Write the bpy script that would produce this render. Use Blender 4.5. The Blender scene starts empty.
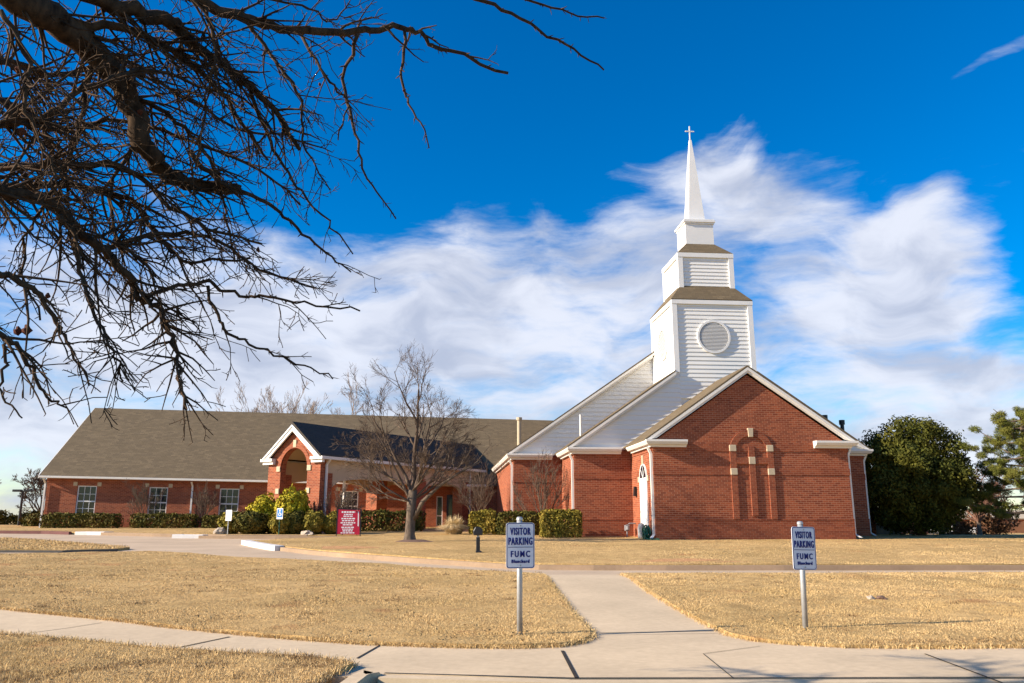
import bpy, bmesh, math, random
import numpy as np
from math import sin, cos, tan, pi, radians, atan2, sqrt, exp
from mathutils import Vector, Matrix, noise
from mathutils.geometry import delaunay_2d_cdt

random.seed(7)
S = bpy.context.scene
COL = S.collection

# ------------------------------------------------------------------ camera
cam = bpy.data.cameras.new('camera'); cam_o = bpy.data.objects.new('camera', cam); COL.objects.link(cam_o)
cam.sensor_width = 36.0; cam.lens = 27.98; cam.clip_end = 3000; cam.clip_start = 0.05
cam_o.location = (0, 0, 1.18)
cam_o.rotation_euler = (radians(90) + math.atan(177.5 / 796), 0, radians(-4.9))
S.camera = cam_o

# ------------------------------------------------------------------ sun, sky, exposure
SUN_EL, SUN_AZ = radians(24.5), radians(9.5)          # light travels towards +X, a little +Y
sl = bpy.data.lights.new('sun', 'SUN'); sl.energy = 5.0; sl.angle = radians(0.5); sl.color = (1.0, 0.87, 0.70)
so = bpy.data.objects.new('sun', sl); COL.objects.link(so)
d_sun = Vector((cos(SUN_AZ) * cos(SUN_EL), sin(SUN_AZ) * cos(SUN_EL), -sin(SUN_EL)))
so.rotation_euler = d_sun.to_track_quat('-Z', 'Y').to_euler()
so.location = (-20, -4, 20)
vs = S.view_settings
vs.view_transform = 'Standard'; vs.look = 'None'; vs.gamma = 1; vs.use_curve_mapping = False; vs.exposure = 1.0

W = bpy.data.worlds.new('World'); S.world = W; W.use_nodes = True
nt = W.node_tree; nt.nodes.clear()
def wn(t, **k):
    n = nt.nodes.new(t)
    for a, b in k.items(): setattr(n, a, b)
    return n
def wl(a, b): nt.links.new(a, b)
def wm(op, a, b=None, c=None, clamp=False):
    n = wn('ShaderNodeMath', operation=op); n.use_clamp = clamp
    for i, v in enumerate((a, b, c)):
        if v is None: continue
        if isinstance(v, (int, float)): n.inputs[i].default_value = v
        else: wl(v, n.inputs[i])
    return n.outputs[0]
sky = wn('ShaderNodeTexSky', sky_type='NISHITA', sun_disc=False)
sky.sun_elevation = SUN_EL; sky.sun_rotation = radians(270) - SUN_AZ
sky.altitude = 300; sky.air_density = 1.0; sky.dust_density = 0.3; sky.ozone_density = 2.5
hs = wn('ShaderNodeHueSaturation'); hs.inputs['Saturation'].default_value = 1.62; hs.inputs['Value'].default_value = 1.10; hs.inputs['Hue'].default_value = 0.508
wl(sky.outputs[0], hs.inputs['Color'])
bg1 = wn('ShaderNodeBackground'); bg1.inputs[1].default_value = 0.085; wl(hs.outputs[0], bg1.inputs[0])
tc = wn('ShaderNodeTexCoord'); sx = wn('ShaderNodeSeparateXYZ'); wl(tc.outputs['Generated'], sx.inputs[0])
az = wm('MULTIPLY', wm('ARCTAN2', sx.outputs[0], sx.outputs[1]), 57.2958)
el = wm('MULTIPLY', wm('ARCSINE', sx.outputs[2]), 57.2958)
cb = wn('ShaderNodeCombineXYZ'); wl(az, cb.inputs[0]); wl(el, cb.inputs[1])
# wind-drawn warp of the cloud field
def wnoise(vec, scale, detail, rough, sxx=1, syy=1, rot=0, off=(0, 0, 0)):
    mp = wn('ShaderNodeMapping'); mp.inputs['Scale'].default_value = (sxx, syy, 1); mp.inputs['Rotation'].default_value = (0, 0, rot); mp.inputs['Location'].default_value = off
    wl(vec, mp.inputs['Vector'])
    n = wn('ShaderNodeTexNoise'); n.inputs['Scale'].default_value = scale; n.inputs['Detail'].default_value = detail; n.inputs['Roughness'].default_value = rough
    wl(mp.outputs[0], n.inputs['Vector']); return n
wz = wnoise(cb.outputs[0], 0.14, 1.5, .5)
vsb = wn('ShaderNodeVectorMath', operation='SUBTRACT'); wl(wz.outputs['Color'], vsb.inputs[0]); vsb.inputs[1].default_value = (.5, .5, .5)
vml = wn('ShaderNodeVectorMath', operation='MULTIPLY'); wl(vsb.outputs[0], vml.inputs[0]); vml.inputs[1].default_value = (9, 5, 0)
vad = wn('ShaderNodeVectorMath', operation='ADD'); wl(cb.outputs[0], vad.inputs[0]); wl(vml.outputs[0], vad.inputs[1])
wv = vad.outputs[0]
# cloud banks: azimuth, elevation, half sizes, turn (degrees), weight
BANKS = [(-14, 12.0, 22, 8.8, 0, .92), (2, 14.5, 14, 7.6, -6, .9), (8.5, 21.3, 4.5, 2.2, -8, .5), (13.5, 17.5, 11, 6.2, 10, .74),
         (18.8, 24.4, 7.0, 3.8, 8, .86), (24.0, 21.2, 8, 3.6, -8, .82), (32.2, 18.2, 6.4, 3.0, -6, .95), (29, 13.8, 10.5, 4.8, 0, .9),
         (19, 11, 13, 5, 0, .72), (32, 8.4, 12, 4.4, 0, .8), (2, 7, 26, 5, 0, .75), (-26, 5.5, 14, 7, 0, .8), (5, 3, 60, 4.5, 0, .75), (34, 5, 16, 5, 0, .8), (-26, 15, 9, 4, 6, .5),
         (-12, 19, 6, 2.4, 12, .4), (-3, 20, 5, 2.0, -6, .5), (38.8, 27.4, 5.2, .75, 24, .92), (16.5, 27.5, 2.5, 1.6, 30, .35),
         (70, 14, 25, 9, 0, .7), (-70, 16, 25, 9, 0, .6), (140, 18, 40, 9, 0, .6), (-140, 14, 40, 9, 0, .7)]
cov = None
for a, e, sa, se, r, w in BANKS:
    mp = wn('ShaderNodeMapping', vector_type='TEXTURE')
    mp.inputs['Location'].default_value = (a, e, 0); mp.inputs['Rotation'].default_value = (0, 0, radians(r)); mp.inputs['Scale'].default_value = (sa, se, 1)
    wl(wv, mp.inputs['Vector'])
    ln = wn('ShaderNodeVectorMath', operation='LENGTH'); wl(mp.outputs[0], ln.inputs[0])
    mr = wn('ShaderNodeMapRange', interpolation_type='SMOOTHSTEP'); mr.inputs[1].default_value = 1.5; mr.inputs[2].default_value = 0.2
    mr.inputs[3].default_value = 0; mr.inputs[4].default_value = w
    wl(ln.outputs['Value'], mr.inputs[0])
    cov = mr.outputs[0] if cov is None else wm('SMOOTH_MAX', cov, mr.outputs[0], .18)
n1 = wnoise(wv, 0.15, 10, .58, .62, 1.8, radians(-5))
n2 = wnoise(cb.outputs[0], 0.42, 10, .64, .5, 1.9, radians(-9))
tex = wm('ADD', wm('MULTIPLY', n1.outputs[0], .7), wm('MULTIPLY', n2.outputs[0], .3))
hi = wn('ShaderNodeMapRange', interpolation_type='SMOOTHSTEP'); hi.inputs[1].default_value = 21; hi.inputs[2].default_value = 30; hi.inputs[4].default_value = .42; wl(el, hi.inputs[0])
dens = wm('ADD', wm('SUBTRACT', cov, hi.outputs[0]), wm('MULTIPLY', wm('SUBTRACT', tex, .5), 1.75))
al = wn('ShaderNodeMapRange', interpolation_type='SMOOTHSTEP'); al.inputs[1].default_value = .27; al.inputs[2].default_value = .86; wl(dens, al.inputs[0])
al.inputs[4].default_value = .95
n3 = wnoise(wv, 0.12, 6, .55, .8, 1.8, 0, (13, 5, 0))
shd = wn('ShaderNodeMapRange', interpolation_type='SMOOTHSTEP'); shd.inputs[1].default_value = .38; shd.inputs[2].default_value = .66; wl(n3.outputs[0], shd.inputs[0])
cm = wn('ShaderNodeMix', data_type='RGBA'); cm.inputs['A'].default_value = (.45, .47, .53, 1); cm.inputs['B'].default_value = (.275, .305, .385, 1)
wl(shd.outputs[0], cm.inputs['Factor'])
bg2 = wn('ShaderNodeBackground'); bg2.inputs[1].default_value = .95; wl(cm.outputs['Result'], bg2.inputs[0])
mx = wn('ShaderNodeMixShader'); wl(al.outputs[0], mx.inputs[0]); wl(bg1.outputs[0], mx.inputs[1]); wl(bg2.outputs[0], mx.inputs[2])
wo = wn('ShaderNodeOutputWorld'); wl(mx.outputs[0], wo.inputs[0])

# ------------------------------------------------------------------ materials
class MT:
    def __init__(s, name, rough=.8, spec=.3):
        s.m = bpy.data.materials.new(name); s.m.use_nodes = True
        s.t = s.m.node_tree; s.b = s.t.nodes['Principled BSDF']
        s.b.inputs['Roughness'].default_value = rough; s.b.inputs['Specular IOR Level'].default_value = spec
    def n(s, t, **k):
        n = s.t.nodes.new(t)
        for a, b in k.items(): setattr(n, a, b)
        return n
    def l(s, a, b): s.t.links.new(a, b)
    def coord(s, kind='UV', scale=(1, 1, 1), rot=(0, 0, 0)):
        c = s.n('ShaderNodeTexCoord'); m = s.n('ShaderNodeMapping'); m.inputs['Scale'].default_value = scale; m.inputs['Rotation'].default_value = rot
        s.l(c.outputs[kind], m.inputs[0]); return m.outputs[0]
    def noise(s, v, scale, detail=5, rough=.55):
        n = s.n('ShaderNodeTexNoise'); n.inputs['Scale'].default_value = scale; n.inputs['Detail'].default_value = detail; n.inputs['Roughness'].default_value = rough
        s.l(v, n.inputs['Vector']); return n.outputs['Fac']
    def ramp(s, f, stops):
        r = s.n('ShaderNodeValToRGB'); e = r.color_ramp.elements
        while len(e) < len(stops): e.new(.5)
        for i, (p, c) in enumerate(stops): e[i].position = p; e[i].color = (*c, 1)
        s.l(f, r.inputs[0]); return r.outputs[0]
    def mix(s, f, a, b, mode='MIX'):
        m = s.n('ShaderNodeMix', data_type='RGBA', blend_type=mode)
        for k, v in (('Factor', f), ('A', a), ('B', b)):
            i = m.inputs[k]
            if isinstance(v, (int, float)): i.default_value = v
            elif isinstance(v, tuple): i.default_value = (*v, 1)
            else: s.l(v, i)
        return m.outputs['Result']
    def col(s, c):
        if isinstance(c, tuple): s.b.inputs['Base Color'].default_value = (*c, 1)
        else: s.l(c, s.b.inputs['Base Color'])
        return s
    def bump(s, h, strength=.3, dist=.01):
        b = s.n('ShaderNodeBump'); b.inputs['Strength'].default_value = strength; b.inputs['Distance'].default_value = dist
        s.l(h, b.inputs['Height']); s.l(b.outputs[0], s.b.inputs['Normal']); return s

def plain(name, c, rough=.6, spec=.3, var=.18, scale=3., metal=0):
    m = MT(name, rough, spec); v = m.coord('Object')
    f = m.noise(v, scale, 6, .6)
    m.col(m.ramp(f, [(.25, tuple(x * (1 - var) for x in c)), (.75, tuple(min(1, x * (1 + var)) for x in c))]))
    m.b.inputs['Metallic'].default_value = metal
    m.bump(m.noise(v, scale * 12, 3), .08, .004)
    return m.m
def brick_mat(name, c1, c2, mortar, wear=.3):
    m = MT(name, .85, .2); v = m.coord('UV')
    b = m.n('ShaderNodeTexBrick'); b.offset = .5
    b.inputs['Scale'].default_value = 1; b.inputs['Brick Width'].default_value = .215; b.inputs['Row Height'].default_value = .0745
    b.inputs['Mortar Size'].default_value = .006; b.inputs['Mortar Smooth'].default_value = .2; b.inputs['Bias'].default_value = -.1
    b.inputs['Color1'].default_value = (*c1, 1); b.inputs['Color2'].default_value = (*c2, 1); b.inputs['Mortar'].default_value = (*mortar, 1)
    m.l(v, b.inputs['Vector'])
    n = m.noise(v, .55, 5, .6); n2 = m.noise(m.coord('UV', (1, 5, 1)), 3.5, 4, .6)
    c = m.mix(m.ramp(n, [(.35, (0, 0, 0)), (.75, (wear, wear, wear))]), b.outputs[0], (.8, .62, .5), 'MULTIPLY')
    c = m.mix(m.ramp(n2, [(.42, (0, 0, 0)), (.8, (.35, .35, .35))]), c, (1.45, 1.35, 1.3), 'MULTIPLY')
    m.col(c); m.bump(b.outputs['Fac'], -.35, .006); return m.m
def shingle_mat(name, a, b, c):
    m = MT(name, .92, .15); v = m.coord('UV')
    t = m.n('ShaderNodeTexBrick'); t.offset = .37; t.inputs['Scale'].default_value = 1; t.inputs['Brick Width'].default_value = .30; t.inputs['Row Height'].default_value = .145
    t.inputs['Mortar Size'].default_value = .008; t.inputs['Mortar Smooth'].default_value = .6
    t.inputs['Color1'].default_value = (*a, 1); t.inputs['Color2'].default_value = (*b, 1); t.inputs['Mortar'].default_value = (*c, 1); m.l(v, t.inputs['Vector'])
    f = m.noise(m.coord('UV', (1, 2.2, 1)), 1.1, 7, .65)
    cc = m.mix(m.ramp(f, [(.35, (.1, .1, .1)), (.65, (.85, .85, .85))]), t.outputs[0], tuple(x * .66 for x in a))
    g = m.noise(v, 40, 2, .5)
    cc = m.mix(.35, cc, m.ramp(g, [(.3, (.3, .3, .3)), (.7, (1.5, 1.5, 1.5))]), 'MULTIPLY')
    m.col(cc); m.bump(t.outputs['Fac'], -.5, .015); return m.m
def leaf_mat(name, dark, light, tint=None, scale=1.4):
    m = MT(name, .75, .12); g = m.n('ShaderNodeNewGeometry')
    c = m.ramp(g.outputs['Random Per Island'], [(0, dark), (.55, tuple((x + y) / 2 for x, y in zip(dark, light))), (1, light)])
    if tint:
        f = m.noise(m.coord('Object'), scale, 4, .6); c = m.mix(m.ramp(f, [(.45, (0, 0, 0)), (.68, (.85, .85, .85))]), c, tint)
    m.col(c)
    m.b.inputs['Subsurface Weight'].default_value = 0
    return m.m
def bark_mat(name, a, b, scale=9):
    m = MT(name, .9, .15); v = m.coord('Object', (1, 1, .35)); f = m.noise(v, scale, 7, .65)
    m.col(m.ramp(f, [(.3, a), (.72, b)])); m.bump(f, .5, .02); return m.m
def soil_grass(name):
    m = MT(name, .95, .1); v = m.coord('Object')
    f = m.noise(v, .35, 7, .62); f2 = m.noise(v, 3.2, 6, .7); f3 = m.noise(v, 30, 5, .7)
    c = m.ramp(f2, [(.25, (.36, .225, .095)), (.5, (.58, .385, .165)), (.75, (.72, .505, .235))])
    c = m.mix(m.ramp(f, [(.42, (0, 0, 0)), (.62, (.55, .55, .55))]), c, (.33, .225, .088))
    c = m.mix(m.ramp(m.noise(v, .9, 5, .6), [(.60, (0, 0, 0)), (.70, (.7, .7, .7))]), c, (.44, .20, .085))
    c = m.mix(.55, c, m.ramp(f3, [(.3, (.55, .5, .45)), (.7, (1.25, 1.25, 1.25))]), 'MULTIPLY')
    m.col(c); m.bump(m.mix(.5, f3, m.noise(v, 11, 5, .7)), .9, .06); return m.m
def concrete(name, c, stain=.25, crack=True, joints=None):
    m = MT(name, .88, .2); v = m.coord('Object')
    f = m.noise(v, .6, 7, .62); f2 = m.noise(v, 14, 5, .65); f3 = m.noise(m.coord('Object', (.5, 3, 1)), 1.3, 6, .6)
    cc = m.ramp(f, [(.3, tuple(x * (1 - stain) for x in c)), (.7, tuple(x * (1 + stain * .5) for x in c))])
    cc = m.mix(.35, cc, m.ramp(f2, [(.3, (.7, .68, .66)), (.7, (1.15, 1.15, 1.15))]), 'MULTIPLY')
    cc = m.mix(m.ramp(f3, [(.55, (0, 0, 0)), (.75, (.35, .35, .35))]), cc, tuple(x * .72 for x in c))
    m.col(cc); m.bump(f2, .25, .006); return m.m

M = {}
M['brick'] = brick_mat('red_brick', (.315, .086, .038), (.175, .040, .02), (.39, .225, .145))
M['brick_trim'] = brick_mat('red_brick_trim', (.29, .08, .036), (.18, .042, .021), (.31, .17, .11))
M['white'] = plain('white_paint', (.78, .77, .75), .5, .3, .05, 1.5)
M['louvre'] = plain('louvre_slat_shade', (.55, .54, .52), .6, .2, .05, 1.5)  # greyer than the white trim: shade between the slats put into the colour
M['trim'] = plain('cream_trim', (.74, .71, .66), .5, .3, .06, 1.5)
M['siding'] = plain('white_siding', (.79, .78, .75), .55, .3, .045, .8)
M['stone'] = plain('cast_stone', (.50, .41, .285), .8, .2, .12, 6)
M['shingle'] = shingle_mat('brown_shingle', (.205, .155, .095), (.125, .096, .062), (.06, .047, .033))
M['shingle_dark'] = shingle_mat('dark_shingle', (.10, .085, .07), (.075, .065, .055), (.035, .03, .026))
M['beige'] = plain('beige_panel', (.50, .40, .28), .7, .2, .08, 1)
M['glass'] = plain('window_glass', (.012, .017, .026), .05, .42, .2, 2)
M['dark'] = plain('black_metal', (.018, .018, .02), .45, .4, .2, 8)
M['door_dark'] = plain('dark_door', (.035, .025, .022), .35, .4, .2, 3)
M['galv'] = plain('galvanised_steel', (.42, .43, .44), .5, .5, .15, 14, .55)
M['sign_face'] = plain('sign_face', (.70, .72, .78), .45, .4, .05, 8)
M['navy'] = plain('navy_ink', (.012, .02, .17), .5, .3, .1, 8)
M['red_sign'] = plain('red_board', (.52, .02, .05), .45, .3, .1, 4)
M['white_ink'] = plain('white_lettering', (.85, .82, .82), .5, .3, .03, 4)
M['blue_sign'] = plain('blue_sign', (.05, .22, .55), .45, .3, .1, 4)
M['lawn'] = soil_grass('dry_lawn')
M['walk'] = concrete('pale_concrete', (.62, .485, .32), .16)
M['road'] = concrete('road_concrete', (.54, .41, .28), .18)
M['asphalt'] = concrete('street_asphalt', (.10, .095, .09), .2)
M['kerb'] = concrete('kerb_concrete', (.36, .255, .17), .25)
M['kerb_white'] = plain('white_kerb_paint', (.62, .60, .58), .7, .2, .08, 3)
M['kerb_red'] = plain('red_kerb_paint', (.13, .05, .045), .7, .2, .2, 3)
M['joint'] = plain('joint_filler', (.045, .038, .034), .9, .1, .3, 9)
M['bark'] = bark_mat('grey_bark', (.06, .045, .034), (.20, .15, .11))
M['bark_dark'] = bark_mat('dark_bark', (.022, .014, .009), (.125, .074, .04), 22)
M['twig'] = bark_mat('twig_bark', (.065, .044, .032), (.18, .13, .095), 6)
M['twig_pale'] = bark_mat('pale_twig', (.20, .15, .12), (.42, .33, .27), 6)
M['twig_red'] = bark_mat('red_twig', (.12, .06, .04), (.24, .13, .09), 6)
M['dryleaf'] = plain('dry_leaf', (.10, .035, .02), .8, .1, .4, 12)
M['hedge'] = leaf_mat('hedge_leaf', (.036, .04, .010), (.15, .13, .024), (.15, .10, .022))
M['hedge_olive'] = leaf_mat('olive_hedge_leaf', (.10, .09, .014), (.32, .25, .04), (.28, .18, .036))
M['yellow_leaf'] = leaf_mat('yellow_green_leaf', (.20, .20, .015), (.56, .47, .028), (.48, .34, .035))
M['evergreen'] = leaf_mat('evergreen_leaf', (.016, .024, .006), (.085, .09, .014), (.12, .11, .016), .9)
M['pine'] = leaf_mat('pine_needle', (.035, .048, .010), (.155, .165, .028), (.19, .17, .035))
M['rust_leaf'] = leaf_mat('rust_leaf', (.07, .035, .018), (.19, .10, .05))
M['straw'] = leaf_mat('straw_blade', (.50, .38, .2), (.85, .68, .42))
M['weed'] = leaf_mat('brown_weed', (.10, .06, .03), (.34, .21, .10))
M['fleck'] = leaf_mat('dead_leaf_bits', (.22, .13, .05), (.46, .30, .13))
M['blade'] = leaf_mat('dry_grass_blade', (.42, .275, .115), (.86, .635, .33), (.50, .35, .15), .45)
M['rock'] = plain('pale_rock', (.40, .33, .26), .9, .2, .3, 9)
M['rock_dark'] = plain('brown_rock', (.16, .10, .075), .9, .2, .3, 9)
M['hose'] = plain('green_hose', (.015, .10, .06), .45, .4, .2, 6)
M['grey_box'] = plain('grey_utility', (.25, .25, .26), .5, .4, .15, 6)
M['fence_grey'] = plain('grey_fence_board', (.20, .19, .18), .8, .2, .2, 3)
M['fence_brown'] = plain('brown_fence_board', (.33, .16, .085), .8, .2, .25, 2)
M['car_white'] = plain('white_car_paint', (.72, .72, .72), .25, .5, .03, 1)
M['car_red'] = plain('red_car_paint', (.33, .05, .045), .25, .5, .05, 1)
M['tyre'] = plain('tyre_rubber', (.02, .02, .02), .8, .2, .2, 6)

# ------------------------------------------------------------------ helpers
class MB:
    def __init__(s, xf=None): s.v = []; s.f = []; s.xf = xf
    def add(s, vs, fs):
        k = len(s.v)
        if s.xf is not None: vs = [s.xf @ Vector(p) for p in vs]
        s.v += [tuple(p) for p in vs]; s.f += [tuple(i + k for i in f) for f in fs]
        return s
    def box(s, x0, y0, z0, x1, y1, z1):
        return s.add([(x0, y0, z0), (x1, y0, z0), (x1, y1, z0), (x0, y1, z0), (x0, y0, z1), (x1, y0, z1), (x1, y1, z1), (x0, y1, z1)],
                     [(0, 3, 2, 1), (4, 5, 6, 7), (0, 1, 5, 4), (1, 2, 6, 5), (2, 3, 7, 6), (3, 0, 4, 7)])
    def prism(s, poly, y0, y1):                     # polygon in x,z pushed along y
        n = len(poly); vs = [(x, y0, z) for x, z in poly] + [(x, y1, z) for x, z in poly]
        return s.add(vs, [tuple(range(n)), tuple(range(2 * n - 1, n - 1, -1))] + [(i, n + i, n + (i + 1) % n, (i + 1) % n) for i in range(n)])
    def prism_x(s, poly, x0, x1):                   # polygon in y,z pushed along x
        n = len(poly); vs = [(x0, y, z) for y, z in poly] + [(x1, y, z) for y, z in poly]
        return s.add(vs, [tuple(range(n)), tuple(range(2 * n - 1, n - 1, -1))] + [(i, n + i, n + (i + 1) % n, (i + 1) % n) for i in range(n)])
    def hull8(s, a, b):                             # two quads joined into a closed box
        return s.add(list(a) + list(b), [(0, 3, 2, 1), (4, 5, 6, 7), (0, 1, 5, 4), (1, 2, 6, 5), (2, 3, 7, 6), (3, 0, 4, 7)])
    def tube(s, pts, rad, n=6, cap=True):
        pts = [Vector(p) for p in pts]; rings = []; ref = Vector((.31, .17, .93)).normalized()
        for i, p in enumerate(pts):
            t = (pts[min(i + 1, len(pts) - 1)] - pts[max(i - 1, 0)])
            t = t.normalized() if t.length > 1e-9 else Vector((0, 0, 1))
            a = t.cross(ref)
            if a.length < .05: a = t.cross(Vector((1, 0, 0)))
            a.normalize(); b = t.cross(a); r = rad[i] if isinstance(rad, (list, tuple)) else rad
            rings.append([p + (a * cos(2 * pi * k / n) + b * sin(2 * pi * k / n)) * r for k in range(n)])
        vs = [q for r in rings for q in r]; fs = []
        for i in range(len(pts) - 1):
            for k in range(n): fs.append((i * n + k, i * n + (k + 1) % n, (i + 1) * n + (k + 1) % n, (i + 1) * n + k))
        if cap: fs += [tuple(range(n - 1, -1, -1)), tuple(range((len(pts) - 1) * n, len(pts) * n))]
        return s.add(vs, fs)
    def cyl(s, x, y, z0, z1, r, n=12, r1=None): return s.tube([(x, y, z0), (x, y, z1)], [r, r if r1 is None else r1], n)
    def build(s, name, mat, parent=None, fix=True, smooth=False, bevel=0):
        me = bpy.data.meshes.new(name)
        o3 = Vector((0, 0, 0)); p = parent
        while p is not None: o3 = o3 + Vector(p.location); p = p.parent
        vs = [(x - o3.x, y - o3.y, z - o3.z) for x, y, z in s.v] if parent is not None else s.v
        me.from_pydata(vs, [], s.f)
        if fix:
            bm = bmesh.new(); bm.from_mesh(me); bmesh.ops.recalc_face_normals(bm, faces=bm.faces)
            if bevel: bmesh.ops.bevel(bm, geom=[e for e in bm.edges if e.calc_face_angle(0) > .5], offset=bevel, segments=1, affect='EDGES', clamp_overlap=True)
            bm.to_mesh(me); bm.free()
        boxuv(me, o3)
        if smooth: me.polygons.foreach_set('use_smooth', [True] * len(me.polygons))
        me.materials.append(mat)
        o = bpy.data.objects.new(name, me); COL.objects.link(o)
        if parent is not None: o.parent = parent
        return o
def boxuv(me, off):
    uv = me.uv_layers.new(name='UVMap'); Z = Vector((0, 0, 1)); out = np.zeros(len(me.loops) * 2, 'f')
    co = [v.co + off for v in me.vertices]
    for p in me.polygons:
        n = p.normal
        if abs(n.z) > .97: t, b = Vector((1, 0, 0)), Vector((0, 1, 0))
        else:
            t = Z.cross(n).normalized(); b = n.cross(t)
        for li in p.loop_indices:
            c = co[me.loops[li].vertex_index]; out[2 * li] = c.dot(t); out[2 * li + 1] = c.dot(b)
    uv.data.foreach_set('uv', out)
def tag(o, label=None, cat=None, group=None, kind=None):
    if label: o['label'] = label
    if cat: o['category'] = cat
    if group: o['group'] = group
    if kind: o['kind'] = kind
    return o
def thing(name, label, cat, loc=(0, 0, 0), group=None, rz=0):
    o = bpy.data.objects.new(name, None); COL.objects.link(o); o.location = loc; o.rotation_euler.z = rz; o.empty_display_size = .3
    return tag(o, label, cat, group)
def quads(name, centres, normals, w, h, mat, parent=None, rng=None, ups=None):
    """many small leaf faces in one mesh (numpy)"""
    n = len(centres); c = np.asarray(centres, float); nr = np.asarray(normals, float)
    nr /= np.linalg.norm(nr, axis=1)[:, None] + 1e-9
    r = rng.normal(size=(n, 3)) if ups is None else ups
    a = np.cross(nr, r); a /= np.linalg.norm(a, axis=1)[:, None] + 1e-9; b = np.cross(nr, a)
    ww = (w * rng.uniform(.6, 1.3, n))[:, None]; hh = (h * rng.uniform(.6, 1.3, n))[:, None]
    vs = np.stack([c - b * hh, c + a * ww * .8, c + b * hh, c - a * ww * .8], 1).reshape(-1, 3)
    return npmesh(name, vs, 4, mat, parent)
def npmesh(name, vs, k, mat, parent=None):
    o3 = np.zeros(3); p = parent
    while p is not None: o3 = o3 + np.array(p.location); p = p.parent
    vs = vs - o3
    me = bpy.data.meshes.new(name); nv = len(vs); nf = nv // k
    me.vertices.add(nv); me.vertices.foreach_set('co', vs.astype('f').ravel())
    me.loops.add(nv); me.loops.foreach_set('vertex_index', np.arange(nv, dtype='i'))
    me.polygons.add(nf); me.polygons.foreach_set('loop_start', np.arange(0, nv, k, dtype='i')); me.polygons.foreach_set('loop_total', np.full(nf, k, 'i'))
    me.update(calc_edges=True); me.validate()
    me.materials.append(mat); o = bpy.data.objects.new(name, me); COL.objects.link(o)
    if parent is not None: o.parent = parent
    return o
def copy_tree(o, parent=None):
    c = o.copy(); COL.objects.link(c); c.parent = parent
    for ch in [x for x in bpy.data.objects if x.parent == o]: copy_tree(ch, c)
    return c

# ------------------------------------------------------------------ terrain
def zb(y): return float(np.interp(y, [0, 9.4, 14, 16.5, 18.5, 21, 26, 29.5, 36.5, 48, 80], [0, 0, .16, .12, .10, .18, .27, .31, .41, .60, .8]))
def zt(x, y):
    a = zb(y); r = float(np.interp(y, [26, 34, 60, 120], [.27, .34, -.1, -.3])) if y > 26 else a
    k = min(1, max(0, (x - 17) / 7)); k = k * k * (3 - 2 * k)
    h = a * (1 - k) + r * k
    if y > 8.2: h += .015 * noise.noise(Vector((x * .35, y * .35, 0))) * min(1, (y - 8.2) / 3)
    return h
def inpoly(P, x, y):
    P = np.asarray(P); x = np.asarray(x); y = np.asarray(y); r = np.zeros(x.shape, bool); j = len(P) - 1
    for i in range(len(P)):
        c = ((P[i, 1] > y) != (P[j, 1] > y)) & (x < (P[j, 0] - P[i, 0]) * (y - P[i, 1]) / (P[j, 1] - P[i, 1] + 1e-12) + P[i, 0])
        r ^= c; j = i
    return r
def densify(P, d, closed=True):
    out = []; n = len(P)
    for i in range(n if closed else n - 1):
        a, b = np.array(P[i], float), np.array(P[(i + 1) % n], float); k = max(1, int(np.hypot(*(b - a)) / d))
        for q in range(k): out.append(tuple(a + (b - a) * q / k))
    if not closed: out.append(tuple(P[-1]))
    return out
def smooth_poly(P, it=2, closed=False):
    for _ in range(it):
        q = [] if closed else [P[0]]; n = len(P)
        for i in range(n if closed else n - 1):
            a, b = P[i], P[(i + 1) % n]
            q += [(a[0] * .75 + b[0] * .25, a[1] * .75 + b[1] * .25), (a[0] * .25 + b[0] * .75, a[1] * .25 + b[1] * .75)]
        if not closed: q.append(P[-1])
        P = q
    return P
def patch(name, P, off, mat, step=.8, skirt=.25, rough=0, kind='structure'):
    """a slab of ground: outline P, lying 'off' above the terrain, with a skirt round its edge"""
    B = densify(P, step * .8); A = np.array(B); mn, mxx = A.min(0), A.max(0)
    gx, gy = np.meshgrid(np.arange(mn[0], mxx[0], step), np.arange(mn[1], mxx[1], step))
    gx = gx.ravel() + np.sin(gy.ravel() * 7.1) * step * .2; gy = gy.ravel()
    k = inpoly(B, gx, gy); pts = [Vector(b) for b in B] + [Vector((a, c)) for a, c in zip(gx[k], gy[k])]
    n = len(B)
    vo, eo, fo, *_ = delaunay_2d_cdt(pts, [(i, (i + 1) % n) for i in range(n)], [], 1, 1e-5)
    mb = MB(); mb.v = [(p.x, p.y, zt(p.x, p.y) + off + (rough * noise.noise(Vector((p.x * 3, p.y * 3, 4))) if rough else 0)) for p in vo]
    mb.f = [tuple(f) for f in fo]
    o = mb.build(name, mat, None, fix=False)
    if skirt:
        bm = bmesh.new(); bm.from_mesh(o.data)
        e = [x for x in bm.edges if x.is_boundary]
        r = bmesh.ops.extrude_edge_only(bm, edges=e)
        for v in [g for g in r['geom'] if isinstance(g, bmesh.types.BMVert)]: v.co.z -= skirt
        bmesh.ops.recalc_face_normals(bm, faces=bm.faces); bm.to_mesh(o.data); bm.free()
    return tag(o, kind=kind)

# base ground reaching the horizon
mb = MB(); xs = [-900, -400, -200, -120] + list(np.arange(-80, 81, 4.)) + [120, 200, 400, 900]; ys = [-300, -100, -40] + list(np.arange(-20, 121, 4.)) + [160, 240, 400, 700, 1200]
mb.v = [(x, y, (zt(x, y) if y > 5 else -.2) - .09) for y in ys for x in xs]
nx = len(xs); mb.f = [(j * nx + i, j * nx + i + 1, (j + 1) * nx + i + 1, (j + 1) * nx + i) for j in range(len(ys) - 1) for i in range(nx - 1)]
tag(mb.build('ground', M['lawn'], None, fix=False), kind='structure')

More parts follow.
